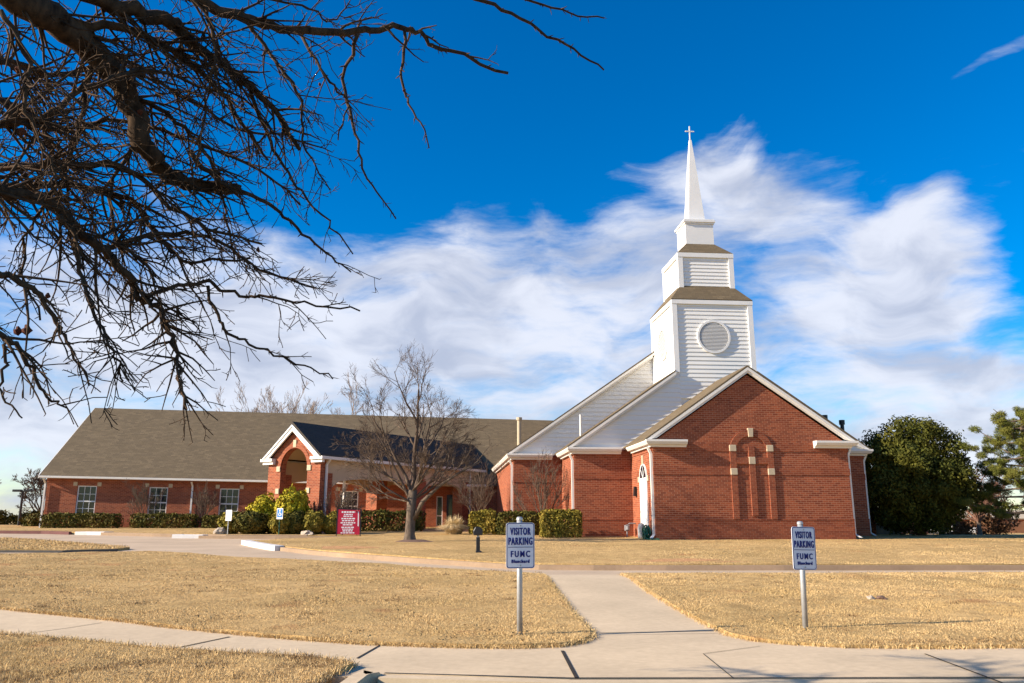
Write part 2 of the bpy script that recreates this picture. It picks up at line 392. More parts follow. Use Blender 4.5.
ROAD = [(-60, 23.5), (-25, 22), (-8, 19), (1, 14.4), (4, 14.2), (60, 13.5), (60, 19), (14, 18.5), (4, 19.2), (0, 23), (-2, 36), (-9, 37.5), (-18, 42.5), (-60, 48)]
patch('road', ROAD, .0, M['road'], 1.6, .06)
WALK = [(1.2, 15.35), (1.0, 9), (-.6, 8.6), (-2, 9.4), (-6, 11.9), (-12, 15), (-12, 11), (-6, 8.4), (-2, 6.9), (-.75, 6.5), (-.43, 6.5), (-.42, 6.59), (.97, 6.285), (2.68, 6.145), (4.36, 6.02), (9, 5.9), (22, 7.4), (22, 11), (9, 8.2), (4, 8.2), (3.6, 15.35)]
patch('sidewalk', WALK, .02, M['walk'], .9, .1)
patch('street', [(-60, -30), (60, -30), (60, 5.83), (9, 5.72), (4.36, 5.85), (2.68, 5.97), (.97, 6.11), (-.30, 6.36), (-.55, 6.0), (-.9, 4.6), (-5, 3.4), (-60, 3.0)], -.13, M['asphalt'], 2.5, 0)
kb = [(-.42, 6.592), (.97, 6.277), (2.68, 6.137), (4.36, 6.012), (9, 5.89), (22, 7.3)]
def strip(name, line, w, z0, z1, mat, side=1, kind='structure', step=.6, bev=.02, parent=None):
    """a kerb: a line swept with width w to one side, from z0 to z1 above the terrain"""
    L = densify(line, step, False); mb = MB(); n = len(L); vs = []
    for i, p in enumerate(L):
        a = np.array(L[max(i - 1, 0)]); b = np.array(L[min(i + 1, n - 1)]); t = b - a; t = t / (np.hypot(*t) + 1e-9); nr = np.array((-t[1], t[0])) * side
        q = np.array(p) + nr * w; h = zt(*p)
        vs += [(p[0], p[1], h + z0), (p[0] + nr[0] * bev * .6, p[1] + nr[1] * bev * .6, h + z1 - bev), (p[0] + nr[0] * bev * 1.6, p[1] + nr[1] * bev * 1.6, h + z1), (q[0], q[1], h + z1), (q[0], q[1], h + z0)]
    fs = []
    for i in range(n - 1):
        for k in range(5): fs.append((i * 5 + k, i * 5 + (k + 1) % 5, (i + 1) * 5 + (k + 1) % 5, (i + 1) * 5 + k))
    fs += [(0, 1, 2, 3, 4), tuple(range((n - 1) * 5, n * 5))]
    mb.add(vs, fs); o = mb.build(name, mat, parent)
    return tag(o, kind=kind) if kind else o
strip('street_kerb', kb, .16, -.2, .018, M['walk'], -1)
strip('street_kerb', [(-.43, 6.53), (-.50, 6.62), (-.60, 6.62), (-.68, 6.45), (-.8, 5.7), (-1.5, 4.6), (-5, 3.7), (-14, 3.3)], .15, -.2, .045, M['walk'], 1, step=.15)

LAWN_L = [(1.85, 15.2), (1.70, 12.3), (1.61, 10.3), (1.57, 8.75), (1.5, 8.3), (1.33, 7.95), (1.11, 7.77), (.74, 7.72), (.19, 7.79), (-.66, 8.05), (-1.37, 8.42), (-2.17, 8.92), (-3.72, 9.97), (-5.52, 11.02), (-9, 13), (-14, 15.5),
          (-30, 21), (-30, 24.5), (-14, 23.5), (-11.8, 23.3), (-10.5, 23.5), (-9.6, 24.1), (-8.3, 24.3), (-6.9, 23.3), (-5.3, 21.7), (-3.46, 20.6), (-.94, 19), (.59, 17.04)]
LAWN_R = [(3.4, 15.4), (3.09, 12.1), (3.01, 10.3), (2.97, 8.8), (2.93, 8.3), (3.05, 7.95), (3.3, 7.71), (3.77, 7.48), (4.56, 7.36), (5.36, 7.35), (9, 7.6), (22, 10.5), (40, 13), (40, 14.6), (11, 14.82), (6.7, 14.95)]
LAWN_F = [(-.68, 6.83), (-.8, 7.0), (-1.17, 7.27), (-2.07, 7.58), (-3.27, 8.23), (-4.42, 8.89), (-8, 11.1), (-14, 13.9), (-14, 3.5), (-5, 3.9), (-1.65, 4.75), (-.97, 5.75), (-.84, 6.45), (-.74, 6.66)]
LAWN_I = [(-40, 27.5), (-12.55, 24.75), (-10.76, 24.6), (-9.6, 25.15), (-9.45, 25.9), (-11.8, 28.7), (-15, 32.1), (-17.4, 34), (-40, 43)]
KERB = smooth_poly([(-6.7, 29.5), (-5.7, 27.0), (-4.35, 24.5), (-2.8, 22.3), (-1.25, 20.65), (1.1, 18.8), (2.55, 17.75), (5.5, 17.15), (12.4, 16.65), (24, 16.2), (60, 15.5)], 1)
LAWN_C = [(p[0], p[1] + .02) for p in KERB] + [(60, 90), (-2.6, 90), (-2.6, 34.2), (-4.0, 33.0), (-5.8, 31.6)]
BED = [(-2.62, 34.9), (-5.6, 35.0), (-9, 35.5), (-10.8, 36.7), (-16.5, 39.4), (-19, 41), (-40, 47), (-40, 90), (-2.62, 90)]
patch('lawn', LAWN_L, .05, M['lawn'], .45, .2, .02); patch('lawn', LAWN_R, .05, M['lawn'], .45, .2, .02); patch('lawn', LAWN_F, .06, M['lawn'], .35, .2, .03)
patch('lawn', LAWN_I, .08, M['lawn'], 1.0, .2, .05); patch('lawn', LAWN_C, .13, M['lawn'], 1.0, .25, .015); patch('lawn', BED, .125, M['lawn'], 1.4, .25, .01)
ik = max(range(len(KERB)), key=lambda i: -abs(KERB[i][0] + 4.35))
strip('kerb', KERB[ik:], .15, -.1, .105, M['kerb'], -1)
strip('painted_kerb', KERB[:ik + 1], .3, -.1, .15, M['kerb_white'], -1)
strip('kerb', [(-5.6, 34.98), (-9, 35.48), (-10.2, 36.3)], .15, -.1, .13, M['kerb'], 1)
strip('kerb', [(-11.2, 36.87), (-15.4, 38.85)], .15, -.1, .13, M['kerb'], 1)
strip('kerb', [(-17.2, 39.8), (-19, 40.98), (-40, 46.98)], .15, -.1, .14, M['kerb_red'], 1)
strip('painted_kerb', [(-15.4, 38.85), (-16.3, 39.25), (-16.9, 39.4)], .6, -.1, .15, M['kerb_white'], -1)
strip('painted_kerb', [(-9.9, 35.0), (-10.6, 35.1), (-11.2, 35.2)], .55, -.1, .15, M['kerb_white'], -1)
strip('kerb', [(-10.0, 35.05), (-6.2, 34.2), (-3.4, 33.9)], .15, -.1, .12, M['kerb'], -1)
strip('kerb', [(-40, 27.4), (-12.55, 24.68), (-10.76, 24.5), (-9.5, 25.1)], .12, -.1, .06, M['asphalt'], -1)  # island kerb in dark asphalt colour: its unlit side is painted in
M['soil'] = plain('red_soil', (.50, .27, .125), .95, .1, .3, 5)
for c_, a_, b_ in (((5.0, 18.9), 1.5, .55), ((-2.7, 24.3), .9, .8), ((6.6, 18.3), .5, .25)):
    patch('bare_soil', [(c_[0] + a_ * cos(q * .35) * (1 + .35 * noise.noise(Vector((cos(q * .35) * 1.7, sin(q * .35) * 1.7, c_[0])))), c_[1] + b_ * sin(q * .35) * (1 + .4 * noise.noise(Vector((cos(q * .35) * 2.3, sin(q * .35) * 2.3, 9))))) for q in range(18)], .133, M['soil'], .3, 0)
# joints in the concrete
def joint(a, b, w=.014):
    a, b = np.array(a), np.array(b); n = max(2, int(np.hypot(*(b - a)) / .4)); t = (b - a) / np.hypot(*(b - a)); nr = np.array((-t[1], t[0])) * w / 2; mb = MB()
    for i in range(n):
        p, q = a + (b - a) * i / n, a + (b - a) * (i + 1) / n; zp, zq = zt(*p) + .0245, zt(*q) + .0245
        mb.add([(*(p - nr), zp), (*(p + nr), zp), (*(q + nr), zq), (*(q - nr), zq)], [(0, 3, 2, 1)])
    return mb
for a, b, w in [((1.57, 8.62), (2.98, 8.69), 0.02), ((1.59, 8.47), (2.92, 8.5), 0.008), ((1.1, 7.53), (1.02, 6.24), 0.03), ((-4.32, 8.98), (-3.8, 9.81), 0.012), ((-2.54, 7.7), (-2.11, 8.68), 0.025), ((-0.7, 7.28), (-0.56, 7.99), 0.02), ((2.31, 7.26), (2.18, 6.14), 0.008), ((2.31, 7.26), (2.97, 7.63), 0.008), ((4.25, 7.09), (4.06, 5.83), 0.02), ((-0.42, 6.6), (0.97, 6.285), 0.02), ((0.97, 6.285), (2.68, 6.145), 0.02), ((2.68, 6.145), (4.36, 6.02), 0.02), ((4.36, 6.02), (9, 5.9), 0.02)]:
    tag(joint(a, b, w).build('sidewalk_joint', M['joint'], None, fix=False), kind='structure')

# ------------------------------------------------------------------ the church
GZ = .40                                  # walls start a little below the turf
X0, X1, XC = 7.84, 15.44, 11.65
Y1, Y2, Y3, YB = 29.5, 33.0, 36.5, 58.0
XL2, XR2, XL3, XR3 = 5.42, 17.94, 3.2, 20.16
EV, SL = 4.0, .69
church = thing('church', 'red brick church with stepped gables and a white steeple topped by a cross', 'church', (XC, Y1, GZ))
def rk(x, e=EV): return e + (XC - abs(x - XC) - X0) * SL + .04           # underside of the front roof over the wall
mb = MB()
mb.prism([(X0, GZ - .3), (X1, GZ - .3), (X1, EV), (XC, EV + (XC - X0) * SL), (X0, EV)], Y1, Y2 - .002)
mb.build('brick_wall', M['brick'], church)
def bands(x0, x1, y, out=.022):
    for z0, z1 in ((3.68, 3.97), (2.80, 3.06)): MB().box(x0, y - out, z0, x1, y + .05, z1).build('brick_band', M['brick_trim'], church)
    b = MB(); b.prism_x([(y - out, GZ - .3), (y + .05, GZ - .3), (y + .05, 1.19), (y - out - .012, 1.19), (y - out - .012, 1.13), (y - out, 1.13)], x0, x1); b.build('brick_band', M['brick_trim'], church)
bands(X0 - .02, X1 + .02, Y1)
for y0_, y1_, z0, z1 in ((Y1 + .06, Y2 - .01, 3.68, 3.97), (Y1 + .06, 30.2, 2.80, 3.06), (31.9, Y2 - .01, 2.80, 3.06), (Y1 + .06, 30.42, GZ - .3, 1.13), (31.66, Y2 - .01, GZ - .3, 1.13)):
    MB().box(X0 - .02, y0_, z0, X0 + .05, y1_, z1).build('brick_band', M['brick_trim'], church)
# arch and cross in relief on the front gable
PX = [(10.79, 11.03), (12.24, 12.48)]; ac = 11.635
def arch_pts(r, n=20, z=3.67): return [(ac - r * cos(pi * i / n), z + r * sin(pi * i / n)) for i in range(n + 1)]
b = MB()
for x0, x1 in PX: b.box(x0, Y1 - .055, 1.19, x1, Y1 + .05, 3.67)
o_, i_ = arch_pts(.845), arch_pts(.605)
for k in range(20): b.prism([i_[k], o_[k], o_[k + 1], i_[k + 1]], Y1 - .055, Y1 + .05)
arch = b.build('brick_arch', M['brick_trim'], church)
b = MB(); b.box(11.52, Y1 - .055, 1.30, 11.75, Y1 + .05, 3.86); b.box(11.035, Y1 - .052, 3.21, 11.518, Y1 + .05, 3.45); b.box(11.752, Y1 - .052, 3.21, 12.235, Y1 + .05, 3.45)
crs = b.build('brick_cross', M['brick_trim'], church)
def block(x0, z0, x1, z1, par): MB().box(x0, Y1 - .075, z0, x1, Y1 + .02, z1).build('stone_block', M['stone'], par, bevel=.012)
for x0, x1 in PX: block(x0 - .01, 3.68, x1 + .01, 3.92, arch); block(x0 - .01, 2.80, x1 + .01, 3.04, arch)
b = MB(); b.prism([(11.545, 4.22), (11.725, 4.22), (11.745, 4.56), (11.525, 4.56)], Y1 - .09, Y1 + .02); b.build('stone_block', M['stone'], arch, bevel=.012)
block(11.51, 3.20, 11.76, 3.47, crs)
# second and third steps of the building
MB().box(XL2, Y2, GZ - .3, XR2, Y3 - .002, EV).build('brick_wall', M['brick'], church)
MB().box(XL3, Y3, GZ - .3, XR3, YB, EV).build('brick_wall', M['brick'], church)
bands(XL2 - .02, X0 - .03, Y2)
bands(XL3 - .02, XL2 - .03, Y3)
bands(X1 + .03, XR2 + .02, Y2)
def boards(mb, rng_fn, z0, z1, y, dz=.165, lip=.034):
    """lapped boards facing -y between z0 and z1; rng_fn(z) gives the left and right end"""
    z = z0
    while z < z1 - .02:
        zt_ = min(z + dz, z1); a0, a1 = rng_fn(z); c0, c1 = rng_fn(zt_)
        if a1 - a0 > .04:
            if c1 - c0 < .02: c0 = c1 = (c0 + c1) / 2
            mb.hull8([(a0, y - lip, z), (a1, y - lip, z), (a1, y + .03, z), (a0, y + .03, z)], [(c0, y - .004, zt_), (c1, y - .004, zt_), (c1, y + .03, zt_), (c0, y + .03, zt_)])
        z = zt_
    return mb
sb = MB()
boards(sb, lambda z: (XL2 - .35 + max(0, (z - 4.06)) / SL + .12, 10.09), 4.06, 7.45, Y2 - .002, .2)
boards(sb, lambda z: (13.27, XR2 + .35 - max(0, (z - 4.06)) / SL - .12), 4.06, 7.2, Y2 - .002, .2)
sb.prism([(XL2, EV + .004), (XR2, EV + .004), (XC, EV + (XC - XL2) * SL)], Y2 + .03, Y3 - .005)
sb.build('siding', M['siding'], church)
sb = MB()
boards(sb, lambda z: (XL3 - .38 + max(0, (z - 4.06)) / SL + .12, 10.1), 4.06, 9.0, Y3 - .002, .2)
boards(sb, lambda z: (13.3, XR3 + .38 - max(0, (z - 4.06)) / SL - .12), 4.06, 9.0, Y3 - .002, .2)
sb.prism([(XL3, EV + .004), (XR3, EV + .004), (XC, EV + (XC - XL3) * SL)], Y3 + .03, YB)
sb.build('siding', M['siding'], church)
# roofs, rakes, eaves
def gable_roof(xe, y0, y1, xtop=None, ov=.34, th=.06, rake=.21, par=None, yr=None):
    """two roof slabs, eave at XC -+ xe, front edge y0, back y1"""
    par = par or church
    for s in (-1, 1):
        r = MB(); e = (XC + s * (xe + ov), EV + .06); t = (XC + s * (xtop or 0), EV + .06 + (xe + ov - (xtop or 0)) * SL)
        r.prism([e, t, (t[0], t[1] + th), (e[0], e[1] + th * .8)], y0, y1)
        rf = r.build('roof', M['shingle'], par)
        k = MB(); e = (XC + s * (xe + ov - .02), EV + .055); t = (XC + s * ((xtop or 0)), EV + .055 + (xe + ov - .02 - (xtop or 0)) * SL)
        k.prism([e, t, (t[0], t[1] - rake), (e[0] - s * .45, e[1] + .31 - rake)], y0 + .03, y0 + .11)
        k.prism([e, t, (t[0], t[1] - .12), (e[0] - s * .1, e[1] - .05)], y0 - .012, y0 + .031)
        k.build('rake_board', M['trim'], rf)
gable_roof(XC - X0, Y1 - .17, Y2 - .003)
gable_roof(XC - XL2, Y2 - .22, Y3 - .003, 1.79)
gable_roof(XC - XL3, Y3 - .22, YB + .3)
def eave(pts, name='gutter'):
    """moulded eave swept along level points (x, y); profile stands outward to the left of travel"""
    prof = [(0, 3.82), (.12, 3.82), (.14, 3.89), (.25, 3.91), (.32, 4.01), (.32, 4.085), (0, 4.09)]
    m_ = MB(); n = len(pts); vs = []
    for i, p in enumerate(pts):
        d0 = Vector(pts[i]) - Vector(pts[i - 1]) if i else Vector(pts[1]) - Vector(pts[0]); d1 = Vector(pts[i + 1]) - Vector(pts[i]) if i < n - 1 else d0
        d0 = Vector(d0).normalized(); d1 = Vector(d1).normalized(); n0 = Vector((-d0.y, d0.x)); n1 = Vector((-d1.y, d1.x)); m = (n0 + n1); m = m / max(.3, m.length_squared) * 2
        vs += [(p[0] + m.x * o, p[1] + m.y * o, z) for o, z in prof]
    q = len(prof); fs = [tuple(range(q)), tuple(range((n - 1) * q, n * q))]
    for i in range(n - 1):
        for k in range(q): fs.append((i * q + k, i * q + (k + 1) % q, (i + 1) * q + (k + 1) % q, (i + 1) * q + k))
    m_.add(vs, fs); return m_.build(name, M['trim'], church)
g = .004
eave([(X0 - g, Y2 - .46), (X0 - g, Y1 - g), (9.1, Y1 - g)][::-1])
eave([(X1 + g, Y2 - .46), (X1 + g, Y1 - g), (14.1, Y1 - g)])
eave([(X0 - .46, Y2 - g), (XL2 - g, Y2 - g), (XL2 - g, Y3 - .46)])
eave([(XR2 + g, Y3 - .46), (XR2 + g, Y2 - g), (X1 + .46, Y2 - g)])
eave([(XL2 - .46, Y3 - g), (XL3 - g, Y3 - g), (XL3 - g, 47.6)])
eave([(XR3 + g, YB), (XR3 + g, Y3 - g), (XR2 + .46, Y3 - g)])
def downspout(x, y, dx=0, dy=0, top=3.82, bot=None, par=None):
    p = par or church; bot = GZ + .1 if bot is None else bot
    m_ = MB(); w = .045
    m_.box(x - w, y - w, bot + .12, x + w, y + w, top - .25)
    m_.hull8([(x - w, y - w, top - .25), (x + w, y - w, top - .25), (x + w, y + w, top - .25), (x - w, y + w, top - .25)], [(x - w + dx, y - w + dy, top), (x + w + dx, y - w + dy, top), (x + w + dx, y + w + dy, top), (x - w + dx, y + w + dy, top)])
    m_.hull8([(x - w, y - w, bot + .12), (x + w, y - w, bot + .12), (x + w, y + w, bot + .12), (x - w, y + w, bot + .12)], [(x - w + dx * 1.2, y - w - .16, bot), (x + w + dx * 1.2, y - w - .16, bot), (x + w + dx * 1.2, y + w - .16, bot), (x - w + dx * 1.2, y + w - .16, bot)])
    return m_.build('downspout', M['trim'], p)
downspout(X0 - .06, Y1 + .09, -.12, 0); downspout(XL2 - .06, Y2 + .12, -.12, 0); downspout(XL3 - .06, Y3 + .15, -.12, 0)
downspout(X1 + .06, Y1 + .12, .12, 0); downspout(XR2 + .06, Y2 + .12, .12, 0)
# side door with arched light
D0, D1 = 30.48, 31.60
dm = MB(); xd = X0 - .012
dm.box(xd, D0 + .07, GZ, X0 + .02, D1 - .07, 2.66)
door = dm.build('door', M['white'], church)
MB().tube([(xd - .06, D1 - .16, 1.45), (xd - .06, D1 - .28, 1.45)], .018, 6).build('handle', M['galv'], door)
yc, zr, rr = (D0 + D1) / 2, 2.74, .56
A_ = [(yc - r_ * cos(pi * i / 14), zr + r_ * sin(pi * i / 14)) for r_ in (rr, rr - .06) for i in range(15)]
fm = MB()
for i in range(14): fm.prism_x([A_[i], A_[i + 1], A_[15 + i + 1], A_[15 + i]], X0 - .04, X0 + .02)
fm.box(X0 - .04, D0, GZ, X0 + .02, D0 + .065, zr - .001); fm.box(X0 - .04, D1 - .065, GZ, X0 + .02, D1, zr - .001); fm.box(X0 - .042, D0 + .066, 2.665, X0 + .02, D1 - .066, 2.75)
fm.build('frame', M['white'], door)
MB().prism_x(A_[15:30], X0 - .03, X0 + .02).build('arched_window', M['glass'], door)
mm = MB()
for a in (45, 90, 135): mm.tube([(X0 - .035, yc, zr), (X0 - .035, yc + cos(radians(a)) * .46, zr + sin(radians(a)) * .46)], .012, 4)
mm.build('muntin', M['white'], door)
km = MB(); km.box(X0 - .05, yc - .09, 3.25, X0 + .02, yc + .09, 3.62); km.build('stone_block', M['stone'], church, bevel=.01)
for ya in (D0 - .25, D1 + .02): MB().box(X0 - .045, ya, 2.60, X0 + .02, ya + .23, 2.82).build('stone_block', M['stone'], church, bevel=.01)
lm = MB(); lm.box(X0 - .04, 32.2, 2.12, X0, 32.36, 2.42); lm.prism([(X0 - .13, 2.08), (X0 - .03, 2.08), (X0 - .03, 2.46), (X0 - .10, 2.46)], 32.18, 32.38)
tag(lm.build('wall_lamp', M['dark'], church))
# pipes on the right roof slope
for x, y, z in ((19.22, 37.0, 5.86), (18.48, 37.2, 6.12)):
    p_ = MB(); zz = EV + (XC + 8.9 - x) * SL; p_.cyl(x, y, zz - .2, z - .22, .09, 10); p_.cyl(x, y, z - .22, z, .135, 10); p_.build('vent_pipe', M['dark'], church)
for x, y, z in ((6.1, 35.2, 5.75),):
    p_ = MB(); p_.cyl(x, y, 4.5, z, .05, 8); p_.build('vent_pipe', M['trim'], church)

# ------------------------------------------------------------------ the steeple (part of the church)
YT = 34.72
def tier(h, z0, z1, dz, name='steeple_tier', trim=.14, zc0=None):
    m_ = MB(); hh = h
    m_.box(XC - h, YT - h, z0, XC + h, YT + h, z1)
    t_ = m_.build(name, M['siding'], church)
    for k in range(4):
        bm_ = MB(Matrix.Translation((XC, YT, 0)) @ Matrix.Rotation(k * pi / 2, 4, 'Z'))
        boards(bm_, lambda z: (-h + trim, h - trim), z0 + .02, z1 - .16, -h - .002, dz, .032)
        bm_.build('siding', M['siding'], t_)
    c_ = MB()
    for sx_ in (-1, 1):
        for sy_ in (-1, 1):
            x_, y_ = XC + sx_ * h, YT + sy_ * h; a, b_ = .085, trim
            c_.box(min(x_ + sx_ * a, x_ - sx_ * b_), min(y_ + sy_ * a, y_ - sy_ * b_), zc0 or z0, max(x_ + sx_ * a, x_ - sx_ * b_), max(y_ + sy_ * a, y_ - sy_ * b_), z1 - .001)
    c_.box(XC - h - .10, YT - h - .10, z1 - .17, XC + h + .10, YT + h + .10, z1 + .03)
    c_.build('corner_trim', M['white'], t_)
    return t_
T1 = tier(1.73, 6.2, 10.56, .185, zc0=7.33); T2 = tier(1.20, 11.2, 12.90, .17); T3 = MB().box(XC - .66, YT - .66, 13.4, XC + .66, YT + .66, 14.56).build('steeple_tier', M['white'], church)
def skirt(h0, z0, h1, z1, par):
    m_ = MB(); q = lambda h, z: [(XC - h, YT - h, z), (XC + h, YT - h, z), (XC + h, YT + h, z), (XC - h, YT + h, z)]
    m_.hull8(q(h0, z0), q(h1, z1)); m_.box(XC - h0 - .01, YT - h0 - .01, z0 - .05, XC + h0 + .01, YT + h0 + .01, z0 - .001); return m_.build('steeple_roof', M['shingle'], par)
skirt(1.82, 10.62, 1.22, 11.38, church); skirt(1.27, 12.96, .67, 13.58, church)
c_ = MB(); c_.box(XC - .70, YT - .70, 14.562, XC + .70, YT + .70, 14.64); c_.box(XC - .75, YT - .75, 14.642, XC + .75, YT + .75, 14.74); c_.box(XC - .70, YT - .70, 14.742, XC + .70, YT + .70, 14.80)
c_.build('cornice', M['white'], church)
for k in (0, 1, 2, 3):
    R_ = Matrix.Translation((XC, YT, 0)) @ Matrix.Rotation(-k * pi / 2, 4, 'Z'); h = 1.73; zc = 8.93
    n = 28; vs_ = [(r_ * cos(2 * pi * i / n), y_, zc + r_ * sin(2 * pi * i / n)) for r_, y_ in ((.74, -h - .09), (.65, -h - .09), (.65, -h), (.74, -h)) for i in range(n)]
    ring = MB(R_); ring.add(vs_, [(a * n + i, a * n + (i + 1) % n, ((a + 1) % 4) * n + (i + 1) % n, ((a + 1) % 4) * n + i) for a in range(4) for i in range(n)])
    rv = ring.build('round_vent', M['white'], T1, smooth=False)
    lou = MB(R_); z = zc - .62
    lou.prism([(.65 * cos(2 * pi * i / n), zc + .65 * sin(2 * pi * i / n)) for i in range(n)], -h - .036, -h - .01)
    while z < zc + .60:
        w = sqrt(max(.001, .63 ** 2 - (z + .04 - zc) ** 2))
        lou.hull8([(-w, -h - .078, z), (w, -h - .078, z), (w, -h - .05, z), (-w, -h - .05, z)], [(-w, -h - .06, z + .05), (w, -h - .06, z + .05), (w, -h - .05, z + .05), (-w, -h - .05, z + .05)]); z += .062
    lou.build('louvre', M['louvre'], rv)
sp = MB(); n = 8
prof = [(.41, 14.80), (.38, 14.98), (.26, 16.5), (.145, 18.0), (.05, 19.12)]
sp.tube([(XC, YT, z) for _, z in prof], [r_ for r_, _ in prof], 4); 
spire = MB(Matrix.Translation((XC, YT, 0)))
vs_ = []
for hw, z in prof: vs_ += [(-hw, -hw, z), (hw, -hw, z), (hw, hw, z), (-hw, hw, z)]
fs_ = [(0, 1, 2, 3), tuple(range(16, 20))]
for i in range(4):
    for k in range(4): fs_.append((i * 4 + k, i * 4 + (k + 1) % 4, i * 4 + 4 + (k + 1) % 4, i * 4 + 4 + k))
spire.add(vs_, fs_); spire = spire.build('spire', M['white'], church)
c_ = MB(); c_.box(XC - .024, YT - .024, 19.05, XC + .024, YT + .024, 19.86); c_.box(XC - .22, YT - .022, 19.57, XC - .025, YT + .022, 19.615); c_.box(XC + .025, YT - .022, 19.57, XC + .22, YT + .022, 19.615)
c_.build('cross', M['white'], spire)

# ------------------------------------------------------------------ the long side wing
YW, YR = 48.0, 53.78
WXL, WXR = -22.4, XL3 - .01
def wz(x): return -.017 * (x + 10)
hall = thing('church_hall', 'long low red brick wing with brown shingle roof and white sash windows', 'building', (-10, YW, .5))
def shear(mb):
    mb.v = [(x, y, z + wz(x)) for x, y, z in mb.v]; return mb
OPEN = [(-20.72, -19.66, 1.12, 2.86), (-16.77, -15.72, 1.12, 2.86), (-12.82, -11.72, 1.12, 2.86), (-5.95, -4.91, 1.12, 2.86), (-.35, .02, .55, 2.65), (.25, 1.35, .5, 2.75)]
w_ = MB()
xs_ = sorted({WXL, WXR} | {a for o in OPEN for a in o[:2]})
for a, b_ in zip(xs_[:-1], xs_[1:]):
    op = [o for o in OPEN if o[0] <= a and o[1] >= b_]
    for z0, z1 in ([(.2, 3.30)] if not op else [(.2, op[0][2]), (op[0][3], 3.30)]): w_.box(a, YW, z0, b_, YW + .3, z1)
w_.prism_x([(YW + .3, .2), (YR * 2 - YW, .2), (YR * 2 - YW, 3.3), (YR, 3.3 + (YR - YW) * .75), (YW + .3, 3.5)], WXL, WXL + .3)
w_.box(WXL + .3, YR * 2 - YW - .3, .2, WXR, YR * 2 - YW, 3.3)
shear(w_).build('brick_wall', M['brick'], hall)
MB().box(WXL + .31, YW + .9, .2, WXR - .1, YW + 1.0, 3.2).build('inner_wall', M['dark'], hall)
for i, (a, b_, z0, z1) in enumerate(OPEN[:4]):
    f_ = MB(); y = YW + .06; fw_ = .06
    f_.box(a, y, z0, a + fw_, y + .1, z1); f_.box(b_ - fw_, y, z0, b_, y + .1, z1); f_.box(a + fw_, y, z1 - fw_, b_ - fw_, y + .1, z1); f_.box(a + fw_, y, z0, b_ - fw_, y + .1, z0 + fw_)
    zm = (z0 + z1) / 2; f_.box(a + fw_, y + .01, zm - .035, b_ - fw_, y + .09, zm + .035)
    wd = shear(f_).build('window', M['white'], hall)
    g_ = MB(); g_.box(a + fw_, y + .05, z0 + fw_, b_ - fw_, y + .06, zm - .036); g_.box(a + fw_, y + .055, zm + .036, b_ - fw_, y + .065, z1 - fw_); shear(g_).build('pane', M['glass'], wd)
    mu = MB()
    for q in (1, 2):
        xx = a + fw_ + (b_ - a - 2 * fw_) * q / 3
        mu.box(xx - .012, y + .03, z0 + fw_, xx + .012, y + .049, zm - .036); mu.box(xx - .012, y + .03, zm + .036, xx + .012, y + .049, z1 - fw_)
    for zz in ((z0 + fw_ + zm) / 2, (zm + z1 - fw_) / 2): mu.box(a + fw_, y + .032, zz - .012, b_ - fw_, y + .047, zz + .012)
    shear(mu).build('muntin', M['white'], wd)
    sl_ = MB(); sl_.box(a - .05, YW - .05, z0 - .07, b_ + .05, YW + .05, z0 - .002); shear(sl_).build('sill', M['stone'], wd)
    for xx in (a - .24, b_ + .02): 
        k_ = MB(); k_.box(xx, YW - .03, z1 - .02, xx + .22, YW + .02, z1 + .2); shear(k_).build('stone_block', M['stone'], hall, bevel=.01)
b = MB(); b.box(WXL - .02, YW - .02, .2, WXR, YW + .05, .95); b.box(WXL - .02, YW - .022, 3.02, WXR, YW + .05, 3.26); shear(b).build('brick_band', M['brick_trim'], hall)
a, b_, z0, z1 = OPEN[5]
d_ = MB(); d_.box(a, YW + .08, z0, b_, YW + .2, z1); ed = shear(d_).build('door', M['door_dark'], hall)
d_ = MB(); d_.box(a + .12, YW + .06, z0 + .3, (a + b_) / 2 - .06, YW + .079, z1 - .2); d_.box((a + b_) / 2 + .06, YW + .06, z0 + .3, b_ - .12, YW + .079, z1 - .2); shear(d_).build('pane', M['glass'], ed)
d_ = MB(); d_.tube([((a + b_) / 2 + .03, YW + .03, 1.2), ((a + b_) / 2 + .03, YW + .03, 1.6)], .02, 6); shear(d_).build('handle', M['galv'], ed)
a, b_, z0, z1 = OPEN[4]
f_ = MB(); f_.box(a, YW + .05, z0, a + .05, YW + .15, z1); f_.box(b_ - .05, YW + .05, z0, b_, YW + .15, z1); f_.box(a + .05, YW + .05, z1 - .05, b_ - .05, YW + .15, z1); f_.box(a + .05, YW + .05, 1.5, b_ - .05, YW + .15, 1.56)
sdl = shear(f_).build('sidelight', M['white'], hall); g_ = MB(); g_.box(a + .05, YW + .1, z0, b_ - .05, YW + .11, 1.499); g_.box(a + .05, YW + .1, 1.561, b_ - .05, YW + .11, z1 - .051); shear(g_).build('pane', M['glass'], sdl)
ROOF_R = 9.0; th = .14
YRR = YR * 2 - YW
for s_ in (-1, 1):
    r_ = MB(); r_.prism_x([(YR + s_ * (YR - YW + .4), 3.28), (YR, 3.28 + (YR - YW + .4) * .748), (YR, 3.28 + (YR - YW + .4) * .748 + th), (YR + s_ * (YR - YW + .4), 3.28 + th * .7)], WXL - .3, ROOF_R)
    shear(r_).build('roof', M['shingle'], hall)
t_ = MB(); t_.box(WXL - .3, YW - .50, 3.25, WXR - .5, YW - .402, 3.36); t_.box(WXL - .28, YW - .40, 3.24, WXR - .5, YW - .025, 3.28)
shear(t_).build('gutter', M['trim'], hall)
t_ = MB(); rz = 3.28 + (YR - YW + .4) * .748

